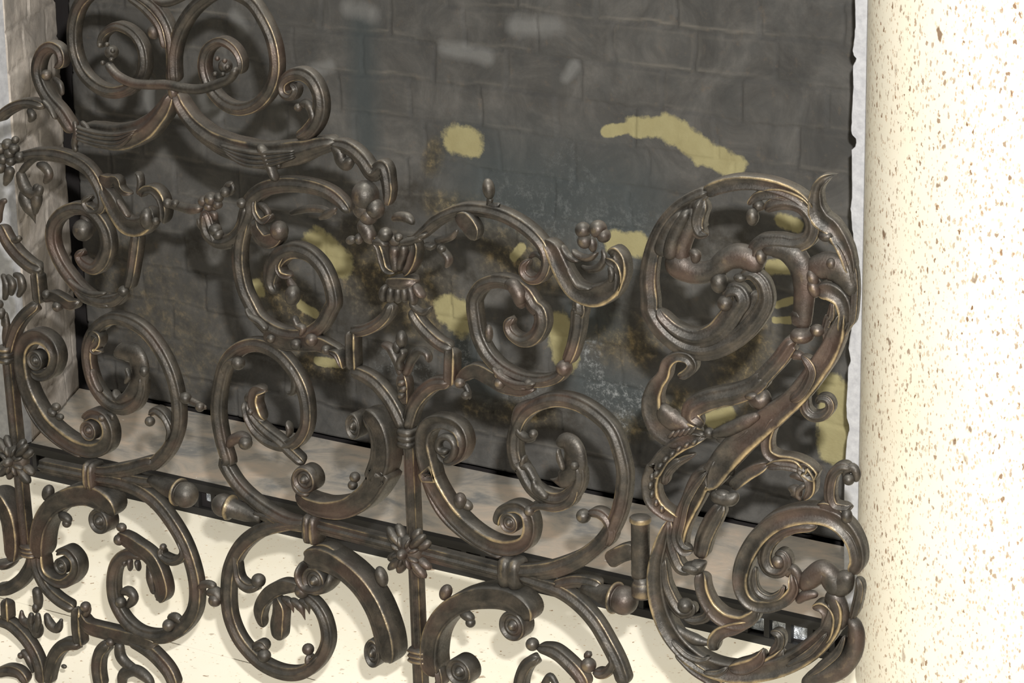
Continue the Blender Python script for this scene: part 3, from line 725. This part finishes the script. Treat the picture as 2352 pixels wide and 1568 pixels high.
# =========================================================== connector between units, upper (flower link)
for x, y, r in ((1920, 410, 17), (1850, 430, 13), (1990, 400, 12), (2050, 350, 13), (1900, 480, 12), (1980, 460, 12), (1530, 450, 12), (1600, 450, 10), (2200, 450, 13), (1420, 610, 10)):
    K('C %d,%d' % (x, y), r, name='petal')
S('C 2020,330 2060,290 2100,270', [10, 14, 8], 'round', 'leaf'); S('C 2060,380 2100,330 2080,270', [10, 12, 8], 'round', 'leaf')
S('C 1480,450 1600,480 1720,510 1820,500', [16, 20, 22, 18], 'round', 'stem', d=.012)
S('C 1800,430 1870,470 1960,500', [10, 20, 14], 'round', 'leaf')
S('C 1780,590 1800,650 1820,700', [8, 12, 8], 'round', 'leaf')
K('E 1690,830', 15, name='knob'); K('E 1820,910', 12, name='knob'); S('E 1600,800 1700,850 1860,930', [10, 16, 10], 'round', 'stem')
S('G 1400,960 1390,900 1450,880 1500,910', [14, 18, 20], 'round', 'hook'); K('G 1510,985', 17); S('G 1440,940 1500,940 1540,1010', [16, 28, 22], 'round', 'knob', d=.016)
# =========================================================== left unit, crown
S('C 60,90 130,60 300,20 480,20 640,60 780,140 870,260 925,400 920,500 830,530 770,440 830,390', [16, 24, 28, 30, 30, 28, 22, 18, 10])
S('C 900,210 980,260 1050,250 1080,310 1130,360 1190,370', [16, 26, 22, 12, 8], 'band', 'leaf', d=.014)
S('C 930,300 990,400 1060,530 1140,640 1230,670 1320,640 1370,560 1350,480', [22, 34, 38, 40, 40, 34, 16], 'edge', flip=True)
S('C 1100,400 1150,490 1210,570', [8, 12, 6], 'round', 'leaf', lift=.008, d=.009)
S('C 1280,400 1310,340 1390,330 1460,400 1490,520 1480,640', [12, 20, 24, 20, 12], 'edge'); K('C 1365,580', 17, 28, lift=.008)
S('C 1220,180 1260,200 1270,290 1250,380', [8, 14, 12], 'round', 'leaf', d=.012)
S('C 1240,700 1220,850 1200,1000 1180,1120 1150,1230', [24, 26, 24, 22])
S('C 1140,1250 1040,1330 900,1340 770,1270 640,1130 540,980 475,810 480,660 560,550 700,500 830,540 930,660 970,810 940,950 860,1040 770,1010 715,930 760,880', [18, 26, 28, 30, 30, 30, 28, 28, 30, 34, 34, 26, 14], knobs=(('C 1135,1240', 14),))
S('C 660,1120 760,1210 880,1260 1000,1250', [8, 14, 14, 8], 'round', lift=.009, d=.008, name='leaf')
K('C 770,690', 26, 28, lift=.004); S('C 730,570 780,620 800,700', [14, 18, 18], 'round', 'leaf')
S('C 680,1230 760,1310 900,1360 1000,1380', [14, 20, 20, 10], 'round', 'leaf', d=.012)
S('C 400,1330 480,1290 560,1330 650,1370 720,1340', [14, 24, 26, 22, 12], 'band', 'leaf', d=.014); K('C 540,1380', 14); K('C 440,1270', 12)
S('C 0,650 70,800 170,930 290,1030 380,1060', [28, 32, 32, 28], 'bead', 'stem')
S('C 30,720 90,790 150,790 190,760', [10, 14, 14], 'round', 'leaf', knobs=(('C 190,765', 7),))
S('C 330,1060 345,1200 360,1360', 26, 'edge', 'stem'); 
S('E 340,-10 230,80 150,190 100,330 80,430', [24, 26, 26], 'bead', 'stem')
S('C -20,640 -10,520 20,450 60,430', [20, 20, 12], 'round', 'leaf')
# leaf tassel under the flower
S('C 180,160 210,280 260,360 330,370 370,300', [20, 28, 26, 18], 'round', 'leaf')
S('C 230,300 230,420 280,520 320,640', [18, 32, 32, 14], 'round', 'leaf', taper=(0, .4)); S('C 330,280 330,420 310,560', [16, 26, 14], 'round', 'leaf')
S('C 330,110 400,130 440,200 400,280', [12, 22, 20, 12], 'round', 'leaf'); S('C 100,130 70,230 40,300', [24, 22, 10], 'round', 'leaf')
S('C 400,20 300,60 220,140 160,220', [12, 16, 16, 10], 'round', 'leaf')
for x, y, r in ((100, 1290, 15), (160, 1330, 14), (40, 1330, 15), (120, 1370, 15), (210, 1400, 13), (60, 1420, 14), (130, 1440, 13), (20, 1390, 12), (170, 1250, 10)):
    K('A %d,%d' % (x, y), r, name='petal', lift=.006)
K('A 20,1500', 16, name='petal')
S('A -20,1080 60,1000 180,940 300,930 400,960', [20, 22, 22, 20]); S('A 250,980 290,1040 260,1100', [14, 20, 8], 'round', 'leaf'); S('A 100,1000 150,960 200,960', 10, 'round', 'leaf')
# left unit, lower right of crown: palmette and bar top
for s in ('C 20,1090 60,1200 40,1330', 'C 120,1100 180,1120 200,1220 160,1300', 'C 60,1100 110,1180 100,1290'):
    S(s, [12, 20, 12], 'round', 'leaf')
K('C 30,1440', 12, 16, name='bud'); K('C 10,1360', 12, name='bud'); S('C 0,1430 40,1500 30,1568', [10, 16, 14], 'round', 'leaf')
S('E 40,60 60,180 50,300 60,400', [14, 18, 14], 'round', 'stem')
# =========================================================== left unit, middle
S('G 660,95 760,100 900,80 1040,40 E 1400,1420 1520,1290 1590,1120 1605,950 1580,750 1520,560 1430,390 1310,240 1170,150 1020,120 900,180 820,290 790,430 810,590 870,750 980,880 1110,930 1220,880 1275,770 1290,630', [26, 32, 30, 28, 28, 28, 28, 28, 28, 32, 30, 20])
S('E 1510,1230 1540,1130 1490,1010 1410,950 1350,990', [10, 18, 20, 14], name='hook', knobs=(('E 1370,1040', 13),))
S('E 830,330 840,250 900,270 900,330 850,400 920,420', [10, 16, 18, 12], 'edge', 'leaf')
S('E 870,560 900,680 960,770', [8, 14, 8], 'round', 'leaf', lift=.008, d=.010)
S('E 1040,450 1120,420 1220,450 1260,560 1250,680 1180,800 1080,850 1030,760', [22, 44, 50, 44, 34, 24, 12], 'round', 'leaf', d=.014)
S('E 1190,540 1210,620 1180,690', [8, 14, 8], 'round', 'leaf', lift=.010, d=.008); K('E 1320,590', 12, 14)
K('E 940,1010', 10); S('E 960,980 1010,1000 1000,1040', 10, 'round', 'leaf')
disc('E 370,480', 26, .014, lift=.006)
S('E 290,590 380,640 480,590 520,470 480,350 380,280 280,300 220,400 215,550 250,720 320,880 430,1050 570,1180 720,1270 860,1300 970,1250 1000,1130 950,1010 850,970 760,1030', [18, 24, 30, 36, 40, 40, 38, 36, 32, 24, 18], 'edge', d=.020, flip=False)
disc('E 840,1115', 26, .014, lift=.004)
S('E 170,500 180,700 230,900 330,1080 470,1220 620,1320 720,1370', [14, 16, 16, 14, 10], 'bead', 'stem', d=.012, lift=-.004)
K('E 525,910', 13, 11, name='bud'); K('E 490,960', 15, 11, name='bud', rot=20); K('E 560,1000', 12, 9, name='bud')
# =========================================================== left unit, lower
S('G 650,150 800,170 940,215 1070,300 1180,430 1280,600 1345,790 1365,950 1340,1080 1250,1190 1130,1245 990,1225 880,1140 805,1010 785,870 810,740 890,670 1000,690', [26, 30, 32, 32, 32, 32, 32, 30, 30, 28, 20])
S('G 1250,560 1280,670 1210,720 1130,680 1130,620', [10, 20, 20, 12], name='hook', knobs=(('G 1150,615', 9),))
S('G 820,540 870,560 960,620 1060,700 1120,820 1140,930 1100,990', [24, 32, 34, 34, 34, 26], 'band', 'leaf', d=.018)
K('G 845,565', 15); K('G 860,480', 14, 12)
S('G 1020,740 1040,860 1060,960', [14, 24, 16], 'round', 'leaf', lift=-.004)
for a in ((900, 700, 910, 790), (950, 710, 970, 790), (870, 710, 870, 760)): S('G %d,%d %d,%d' % a, [14, 6], 'round', 'leaf', d=.010)
S('G 840,940 900,930 930,980 880,1040', [14, 24, 22, 14], 'round', 'hook', knobs=(('G 855,1000', 15),))
S('G 1170,1120 1220,1110 1280,1160', [16, 22, 14], 'round', 'hook', knobs=(('G 1190,1160', 17),))
S('G 295,700 290,560 320,430 400,320 530,260 660,255 770,320 800,400', [34, 38, 40, 42, 46, 50, 42], 'band', d=.034)
disc('G 720,430', 34, .022, sx=.95)
S('G 300,640 310,760 360,830 460,865 540,800 545,710 480,640 400,660', [18, 22, 24, 22, 18, 14], 'edge', d=.022); disc('G 458,740', 22, .014, lift=.004)
K('G 350,240', 16, 24, name='thorn', rot=20); K('G 470,410', 22, 13, name='leaf', rot=20); K('G 480,450', 12, name='leaf')
S('G -30,210 40,310 90,430 110,600 100,720', [34, 38, 38, 30], 'band', d=.034); S('G -20,720 40,740 110,720', [20, 24, 16], 'round', 'volute', d=.03)
S('G -30,920 60,910 150,850 210,760 230,660', [28, 30, 30, 24], 'bead')
S('G 235,650 260,780 320,900 410,990 520,1055', [26, 28, 28, 26], 'bead', 'stem')
S('G 545,1040 545,1180 565,1310', 28, 'edge', 'stem'); S('G 45,980 50,1060 55,1140', 24, 'edge', 'stem')
S('G 560,1080 620,1170 740,1210 860,1240 980,1270 1090,1300', [20, 32, 34, 32, 22], 'band', 'leaf', d=.018, knobs=(('G 610,1030', 14),))
S('G 580,1110 610,1070 620,1030', [16, 16, 12], 'round', 'leaf')
S('G -20,1130 70,1160 160,1240 230,1340 275,1450 290,1568', [26, 30, 30, 28], 'bead', 'stem'); S('G 560,1300 460,1300 390,1360 350,1460 330,1568', [26, 30, 30, 28], 'bead', 'stem')
S('G 150,1340 200,1400 230,1500', [18, 20, 8], 'round', 'leaf'); K('G 460,1445', 9, 6); K('G 160,1370', 9)
S('G 760,1290 700,1350 680,1460 700,1600', [26, 28, 30, 30]); S('G 900,1270 1020,1330 1110,1410 1180,1500 1220,1600', [26, 34, 34, 30], 'bead')
S('G 830,1280 840,1380 900,1450 980,1490', [22, 26, 24, 14], 'round', 'leaf'); S('G 850,1600 860,1510 940,1480 1030,1540 1050,1600', [20, 28, 28, 20], 'round', 'leaf')
K('G 785,1275', 13)
S('G -20,1500 60,1480 140,1500 190,1568', [24, 28, 26]); 
# hanging palmette
K('G 275,1190', 17, 24, name='bud'); K('G 265,1040', 10, 14)
S('G 260,1100 220,1160 160,1130 150,1060', [14, 24, 20, 8], 'round', 'leaf'); S('G 320,1080 350,1160 400,1190 430,1120', [14, 24, 20, 8], 'round', 'leaf')
S('G 250,900 265,980 265,1060', [22, 24, 18], 'round', 'stem'); S('G 260,1060 250,1130 265,1200', [12, 16, 10], 'round', 'leaf', lift=.01); S('G 300,1060 305,1130 290,1200', [12, 16, 10], 'round', 'leaf', lift=.01)

# =========================================================== crest
CUR['wm'] = 1.3
crest = S('P 398,212 375,255 335,295 280,315 225,310 185,298', [22, 34, 44, 50, 48, 36], 'bead', 'crest', d=.024)
CUR['parent'] = crest; CUR['deep'] = False
CUR['plane'] = MAIN
for k, o in enumerate((-14, -5, 5, 13)):
    S('P %d,%d %d,%d %d,%d %d,%d' % (330-k*4, 300+o//2, 285, 318+o, 235, 314+o, 190, 300+o), [5, 9, 9, 7], 'round', 'flute', d=.010, lift=.010)
S('A 660,1190 560,1030 450,900 370,760 340,620 380,480 460,420 540,460 560,560 500,610', [28, 28, 26, 26, 24, 22, 12])
S('A 440,880 500,960 560,1060', [8, 12, 6], 'round', 'leaf', lift=.010, d=.008)
K('A 440,670', 14); S('A 480,700 540,760 560,860', [10, 14, 10], 'round', 'leaf')
S('A 700,1080 720,1190 700,1290 720,1360', [10, 14, 10], 'round', 'leaf', lift=.006); S('A 770,1080 800,1110 860,1170', [10, 12, 6], 'round', 'leaf', lift=.008)
# right arm
S('P 405,212 422,250 455,292 500,325 550,345 610,358 680,350 735,335 775,325', [22, 28, 34, 42, 48, 50, 46, 34, 24], 'bead', d=.024)
for k, o in enumerate((-15, -5, 5, 14)):
    S('P %d,%d %d,%d %d,%d %d,%d' % (520+k*4, 335+o//2, 570, 356+o, 620, 362+o, 690, 350+o//2), [5, 9, 9, 6], 'round', 'flute', d=.010, lift=.010)
S('B 410,1290 470,1370 500,1450 550,1568 D 580,240', [16, 18, 18, 12], 'round', 'clasp', lift=.008, d=.014); S('B 540,1360 570,1440 600,1500', [8, 12, 8], 'round', 'clasp', lift=.008)
S('B 1020,1290 1180,1330 1300,1430 1400,1560 D 1490,130 1530,260 1540,380 1530,480', [18, 26, 28, 30, 28, 22, 12])
S('B 1030,1300 1090,1370 1110,1440 1160,1480 1220,1420', [14, 24, 24, 14], 'round', 'leaf', d=.012)
S('B 720,1240 810,1190 890,1090 925,960 910,830 850,720 760,665 660,680 590,750 600,840 670,870 710,800 660,750', [22, 28, 28, 26, 26, 24, 18, 14, 10])
S('B 880,1150 860,1020 810,930 740,950', [12, 16, 18, 12], 'round', 'leaf', d=.012); K('B 745,960', 10)
# big rings
S('P 402,190 400,120 418,60 455,10 510,-20 570,0 605,45 628,100 634,160 618,210 585,242 545,250 508,232 480,195 468,150 478,112 508,95 538,110 555,140 552,170', [22, 24, 24, 24, 24, 24, 24, 22, 18, 12], knobs=(('P 523,150', 17),))
S('P 395,190 396,120 384,60 350,12 290,-20 230,-25 190,0 170,50 170,110 190,165 225,200 265,212 305,198 330,160 328,110 305,75 268,60 238,80 232,110', [22, 24, 24, 24, 24, 24, 24, 22, 18, 12], knobs=(('P 262,118', 17),))
for x, y in ((245, 100), (262, 98), (275, 112), (272, 132), (252, 140), (515, 130), (532, 135), (538, 150), (528, 166), (510, 165)):
    K('P %d,%d' % (x, y), 6, lift=.012, name='petal')
S('P 262,140 285,168 320,186 360,190 400,190 440,198 475,200 510,190 545,175 560,150', [16, 18, 18, 18, 18, 18, 14], 'round', 'garland', lift=.012, d=.012)
K('P 358,72', 15, 18); S('P 300,-10 340,20 372,60 385,110', [14, 18, 14], 'bead', lift=.004, d=.012); S('P 330,-8 380,8 430,-8', [10, 14, 10], 'round', 'leaf')
K('P 403,210', 13, 18, name='clasp')

# =========================================================== side wing
CUR['parent'] = scr; CUR['plane'] = WING; CUR['wm'] = 1.4
wing = S('J 2110,60 2060,230 1990,400 1880,570 1770,720 1640,860 1400,1050 1220,1200 1060,1370 930,1540 K 500,150 430,290 370,420 340,560 370,640 430,650', [14, 30, 34, 34, 34, 40, 44, 44, 40, 36, 32, 26, 14], 'edge', 'side_wing', d=.020)
CUR['parent'] = wing
# upper scroll, outer coil
S('I 860,360 1000,300 1180,265 1380,275 1560,320 1720,400 1830,520', [22, 24, 22, 22, 20], 'edge', d=.018)
S('I 900,345 760,410 620,500 500,640 420,800 370,970 350,1150 365,1330 J 370,50 450,190 570,310 700,385 850,410 1000,375 1160,290 1290,170 1390,20 I 1410,1280 1370,1160 1280,1090 1180,1110', [20, 22, 24, 26, 28, 30, 32, 32, 32, 30, 28, 24, 16], 'bead', knobs=(('I 1185,1120', 14, dict(rz=10)),))
S('I 440,1400 J 470,110 580,220 700,285 820,300 950,250 1060,140 1150,10 I 1190,1330 1160,1260 1090,1260 1040,1330', [20, 26, 30, 32, 34, 36, 34, 30, 16], 'bead', d=.018, knobs=(('I 1055,1345', 18),))
S('J 620,330 760,350 900,340 1060,250 1200,120 1290,-20 I 1310,1250', [22, 32, 34, 34, 28, 16], 'band', d=.010, lift=-.004)
# flutes of the upper leaf
S('I 470,930 500,790 570,640 680,520', [28, 22, 16], 'round', 'leaf', d=.016, lift=.002); S('I 560,960 580,800 650,640 740,500', [26, 24, 18], 'round', 'leaf', d=.018, lift=.004)
S('I 640,1000 650,850 700,700 780,480', [30, 30, 30, 24], 'round', 'leaf', d=.018)
S('I 850,400 800,500 780,620 820,720 890,740', [26, 32, 30, 24, 14], 'bead', 'leaf', d=.022)
S('I 560,900 620,1000 720,1060 850,1080 960,1040 1060,960 1180,930 1290,980 1350,1080', [40, 46, 40, 34, 32, 36, 40, 40, 26], 'round', 'leaf', d=.022)
S('I 740,880 800,900 790,980', [14, 18, 12], 'round', 'leaf', lift=.008); K('I 1000,1160', 19, 24, name='bud')
S('I 1050,980 1010,1060 1000,1140', [14, 18, 16], 'round', 'stem'); 
# inner right leaf
S('I 1250,470 1340,390 1470,365 1600,385 1740,450 1830,550', [8, 16, 20, 20, 16], 'edge', 'leaf', d=.014)
S('I 1410,530 1470,470 1590,450 1720,480 1810,570 1835,680 1790,780 1680,825 1540,815 1400,825 1330,880 1320,980 1360,1060', [18, 22, 22, 22, 24, 24, 26, 30, 32, 28, 24], 'bead', d=.018)
K('I 1300,570', 14, 20, name='bud'); S('I 1290,500 1340,480 1400,500', [10, 20, 14], 'round', 'leaf')
S('I 1380,900 1460,860 1580,880 1680,950 1740,1080 1755,1250 1745,1400 1730,1530 J 1720,80 1710,190', [20, 32, 40, 38, 34, 32, 30, 28], 'round', 'scroll', d=.018)
K('I 1375,930', 13, 18, name='knob', rot=-10)
# outer right leaf with hooked tip
S('I 2060,190 1960,220 1890,290 1865,390 1870,500 1910,590 2010,670 2090,790 2150,930 2190,1100', [8, 14, 16, 22, 30, 28, 26, 24, 20, 14], 'edge', 'leaf', d=.018, flip=True, taper=(.12, 0))
K('I 1960,745', 17, 12, name='knob'); S('I 1960,760 2060,810 2130,910 2180,1050 2200,1200 2195,1350 2180,1500 J 2140,180 2080,320', [14, 18, 18, 16, 16, 14, 10], 'bead', 'leaf', d=.014)
S('I 1890,640 1930,720 1920,800', [14, 18, 10], 'round', 'leaf')
S('I 1800,1100 1870,1040 1980,1020 2090,1080 2160,1190 2190,1300', [30, 40, 46, 42, 30, 16], 'round', 'leaf', d=.016)
K('I 1840,1120', 13, 20, rot=-20); S('I 1830,1260 1850,1190 1880,1140', [20, 26, 18], 'round', 'leaf', d=.014); K('I 1850,1210', 14, 22, rot=-20)
K('I 2010,990', 12, 14, name='leaf')
S('I 1870,1260 1980,1240 2090,1310 2130,1430 2120,1550 J 2090,250', [24, 28, 24, 20, 18], 'edge', 'leaf', d=.018, flip=True)
S('I 2010,1340 1990,1480 J 1970,120 1930,260', [8, 14, 12], 'bead', 'leaf', d=.010)
S('J 1940,200 2000,300 1980,420 1900,560', [18, 28, 30, 24], 'band', 'leaf', d=.012)
K('J 1750,260', 26, 18, name='collar', d=.016); K('J 1880,220', 16, 14)
S('J 1690,330 1640,340 1540,480 1430,600 1330,700', [24, 26, 26, 28], 'bead', 'stem', d=.018)
S('J 1420,620 1290,740 1150,800 1000,830 860,870 760,930 750,1020 850,1080', [28, 30, 32, 32, 34, 34, 26], 'bead', 'leaf', d=.020)
K('J 1290,810', 16, 10, rot=-10); S('J 1250,860 1370,850 1400,760', [20, 32, 18], 'round', 'leaf')
S('J 1740,440 1800,500 1835,590 1800,690 1730,790 1640,850', [10, 16, 18, 18, 16], 'bead', 'leaf', lift=.004, d=.018); S('J 1640,480 1700,450 1760,480', [10, 16, 12], 'round', 'leaf')
S('J 940,1150 1080,1110 1230,1040 1370,970', [14, 22, 22, 14], 'round', 'leaf', lift=.006); K('J 910,1140', 12)
S('J 960,1200 1120,1150 1260,1070', [16, 26, 20], 'edge', 'leaf', lift=0)
# loop leaf on the left
S('J 620,640 700,610 755,540 710,470 610,460 530,520 500,620 430,720 395,830 400,950 470,1080 580,1150 720,1150 850,1140', [14, 16, 16, 16, 20, 22, 28, 34, 40, 48, 50, 40, 22], 'edge', 'leaf', d=.016)
S('J 480,880 520,980 620,1060 760,1100', [20, 36, 34, 16], 'round', 'leaf', d=.014, lift=.002)
for i in range(5): S('J %d,%d %d,%d' % (560+i*45, 1170-i*8, 620+i*48, 1110-i*10), [8, 6], 'round', 'leaf', lift=.010, d=.006)
CUR['wm'] = 1.22
# beaded crescent
S('J 870,1190 760,1200 620,1260 500,1360 420,1480 K 165,80 140,180 160,290 240,375 350,425', [14, 28, 30, 30, 32, 34, 34, 28, 14], 'edge', 'leaf', d=.018)
for i, (x, y) in enumerate(((790, 1215), (720, 1240), (650, 1275), (590, 1320), (530, 1370), (480, 1430), (445, 1500))): K('J %d,%d' % (x, y), 6, 9, rot=40, lift=.008, name='bead', d=.004)
for (x, y) in ((165, 120), (155, 180), (165, 240), (195, 300), (235, 345)): K('K %d,%d' % (x, y), 6, 9, lift=.008, name='bead', d=.004)
S('J 500,1560 560,1470 650,1400 780,1340', [12, 16, 14, 6], 'bead', 'leaf', d=.012); S('K 230,190 240,110 290,50 360,10', [18, 20, 18, 12], 'bead', 'leaf', d=.014)
CUR['wm'] = 1.18
# curls at the right
S('J 1870,890 1900,840 1970,850 1990,920 1930,990 1840,1000 1770,940 1760,840 1800,770', [12, 16, 18, 20, 20, 18, 12], 'bead', 'volute')
S('J 1520,1010 1460,1100 1425,1210 1440,1320 1530,1380 1660,1400 1780,1450 1840,1520 K 1200,70 1250,150 1250,230 1200,290', [18, 20, 22, 24, 24, 24, 26, 26, 20, 10], 'edge', d=.018)
S('K 1190,290 1165,260 1170,220 1220,180', [8, 12, 10], 'round', 'leaf', lift=.004); S('K 1090,210 1140,230 1170,290', [10, 26, 14], 'round', 'leaf')
S('K 1100,130 1160,130 1210,170', [8, 16, 8], 'round', 'leaf')
S('K 940,60 1040,40 1140,50 1200,100', [14, 22, 26, 16], 'edge', 'leaf')
S('K 1510,150 1490,100 1540,70 1565,120 1555,170 M 0,0'.replace(' M 0,0', ''), [12, 18, 18, 14], 'round', 'volute'); S('K 1540,80 1470,65 1410,110 1385,190 1385,280 1420,340 1500,350 1535,330', [16, 20, 22, 22, 20, 14], 'bead'); K('K 1520,145', 13); K('K 1505,400', 13, 18, name='leaf')
S('K 1290,330 1380,350 1460,400 1500,440', [14, 22, 22, 14], 'band', 'leaf')
# lower scroll coil
S('K 1530,800 1580,720 1565,600 1500,490 1400,415 1270,385 1130,400 1000,450 880,560 800,700 770,830 790,940 860,1010 970,1020 1080,980 1140,900 1120,800', [26, 30, 34, 36, 36, 34, 34, 32, 28, 24, 16], 'edge', d=.022)
S('K 1590,750 1580,640 1530,530 1450,460', [10, 16, 16, 8], 'bead', lift=-.004, d=.022)
S('K 1290,480 1150,480 1040,520 960,590 930,690 960,770 1030,790 1080,740 1060,670 1000,670', [18, 24, 26, 28, 28, 26, 22, 14], 'bead', knobs=(('K 1035,715', 16),), d=.018)
S('K 880,740 870,840 900,920 980,960 1050,930 1080,870', [8, 14, 16, 14, 8], 'bead', lift=.008, d=.010)
S('K 1080,830 1120,770 1160,830 1150,920', [14, 20, 16], 'round', 'leaf')
# leaf clump inside the lower coil
S('K 1190,920 1250,840 1340,790 1400,860 1440,960', [20, 40, 44, 44, 34], 'round', 'leaf', d=.020); S('K 1420,960 1480,860 1540,800', [34, 44, 26], 'round', 'leaf', d=.018)
S('K 1150,1010 1210,960 1300,950', [14, 22, 14], 'round', 'leaf'); S('K 1380,920 1420,1000 1450,1100 1430,1200', [36, 42, 38, 26], 'round', 'leaf', d=.016)
S('K 1260,1040 1330,1030 1380,1090 1370,1190 1330,1290', [14, 24, 28, 28, 22], 'edge', 'leaf', d=.018)
S('K 1570,830 1590,900 1560,1050 1530,1130', [12, 18, 18, 12], 'bead', 'leaf')
S('K 1520,1110 1560,1190 1555,1310 1500,1420 1410,1490 1290,1530 1200,1600', [24, 34, 38, 40, 38, 30], 'round', 'leaf', d=.018)
S('K 1500,1220 1450,1330 1350,1420 1240,1500', [8, 16, 16, 8], 'bead', 'leaf', lift=.008, d=.012)
# stems at the left of the lower scroll
S('K 960,40 850,90 760,150 700,210', [16, 24, 26, 24], 'edge', 'stem', d=.016); S('K 600,0 560,90 550,180 570,250', [22, 24, 22, 18], 'bead', 'stem', d=.018)
S('K 700,0 690,60 700,130', [14, 20, 12], 'round', 'leaf')
S('K 560,240 620,270 700,280 750,240', [20, 28, 28, 16], 'round', 'collar', lift=.004, knobs=(('K 640,250', 20, dict(rz=12)),))
S('K 640,320 570,430 510,560 480,700', [26, 34, 34, 30], 'bead', 'stem', d=.018)
S('K 380,730 450,755 530,720', [20, 30, 18], 'round', 'collar', lift=.004, d=.022); K('K 440,745', 20, 9, lift=.014)
S('K 495,790 500,900 550,1020 640,1110 760,1140 850,1100 885,1040', [26, 28, 30, 34, 34, 28, 16], 'edge', 'stem', d=.018)
S('K 540,90 460,190 400,300 370,430 350,530 380,600 440,620', [8, 14, 16, 16, 16, 14, 8], 'bead', 'leaf', lift=.006, d=.014)
S('K 270,430 270,560 300,680 350,770 440,790', [14, 22, 24, 24, 14], 'bead', 'leaf', d=.018)
# lower outer sweep of the wing
S('K 270,430 225,560 185,720 180,880 205,1030 265,1180 360,1310 480,1410 620,1470 780,1490 960,1470 1130,1410 1280,1310 1390,1190 1430,1060 1400,960', [14, 26, 32, 34, 36, 38, 38, 38, 38, 40, 36, 26], 'edge', d=.022, flip=True)
S('K 320,1330 440,1450 560,1530 P 1660,1575', [26, 30, 30], 'edge', d=.016)
S('K 235,700 235,850 280,980 350,1070 420,1060 415,1000', [10, 20, 26, 26, 14], 'bead', 'leaf'); K('K 385,1020', 18)
S('K 360,1110 440,1130 520,1110 545,1050 520,1030', [10, 18, 18, 10], 'bead', 'leaf', d=.014); S('K 260,1130 340,1210 460,1270 550,1290', [10, 22, 24, 12], 'round', 'leaf')
S('K 590,1340 580,1270 630,1210 720,1180 820,1150', [22, 26, 26, 18], 'edge', 'leaf'); S('K 300,1250 400,1350 500,1390 570,1370', [8, 14, 14, 8], 'bead', 'leaf', lift=.008, d=.012)
S('K 690,1450 800,1440 900,1390 930,1320', [20, 30, 26, 12], 'edge', 'leaf', lift=.004); S('K 760,1490 900,1460 1010,1400 1060,1330', [16, 30, 28, 14], 'edge', 'leaf')
S('K 970,1210 1030,1230 1030,1300 960,1370', [12, 20, 20, 12], 'bead', 'leaf'); S('K 520,1470 620,1480 690,1440', [8, 14, 10], 'bead', 'leaf', lift=.008, d=.012)
S('K 250,-30 P 1470,700'.replace('K 250,-30 P 1470,700', 'K 1100,1420 1260,1330 1380,1200'), [8, 14, 8], 'bead', 'leaf', lift=.010, d=.012)

# put the screen's origin at its base
base = Vector((mp(945, 1262).x, YS, 0)); scr.location = base
for o in list(scr.children): o.matrix_parent_inverse = Matrix.Translation(-base)
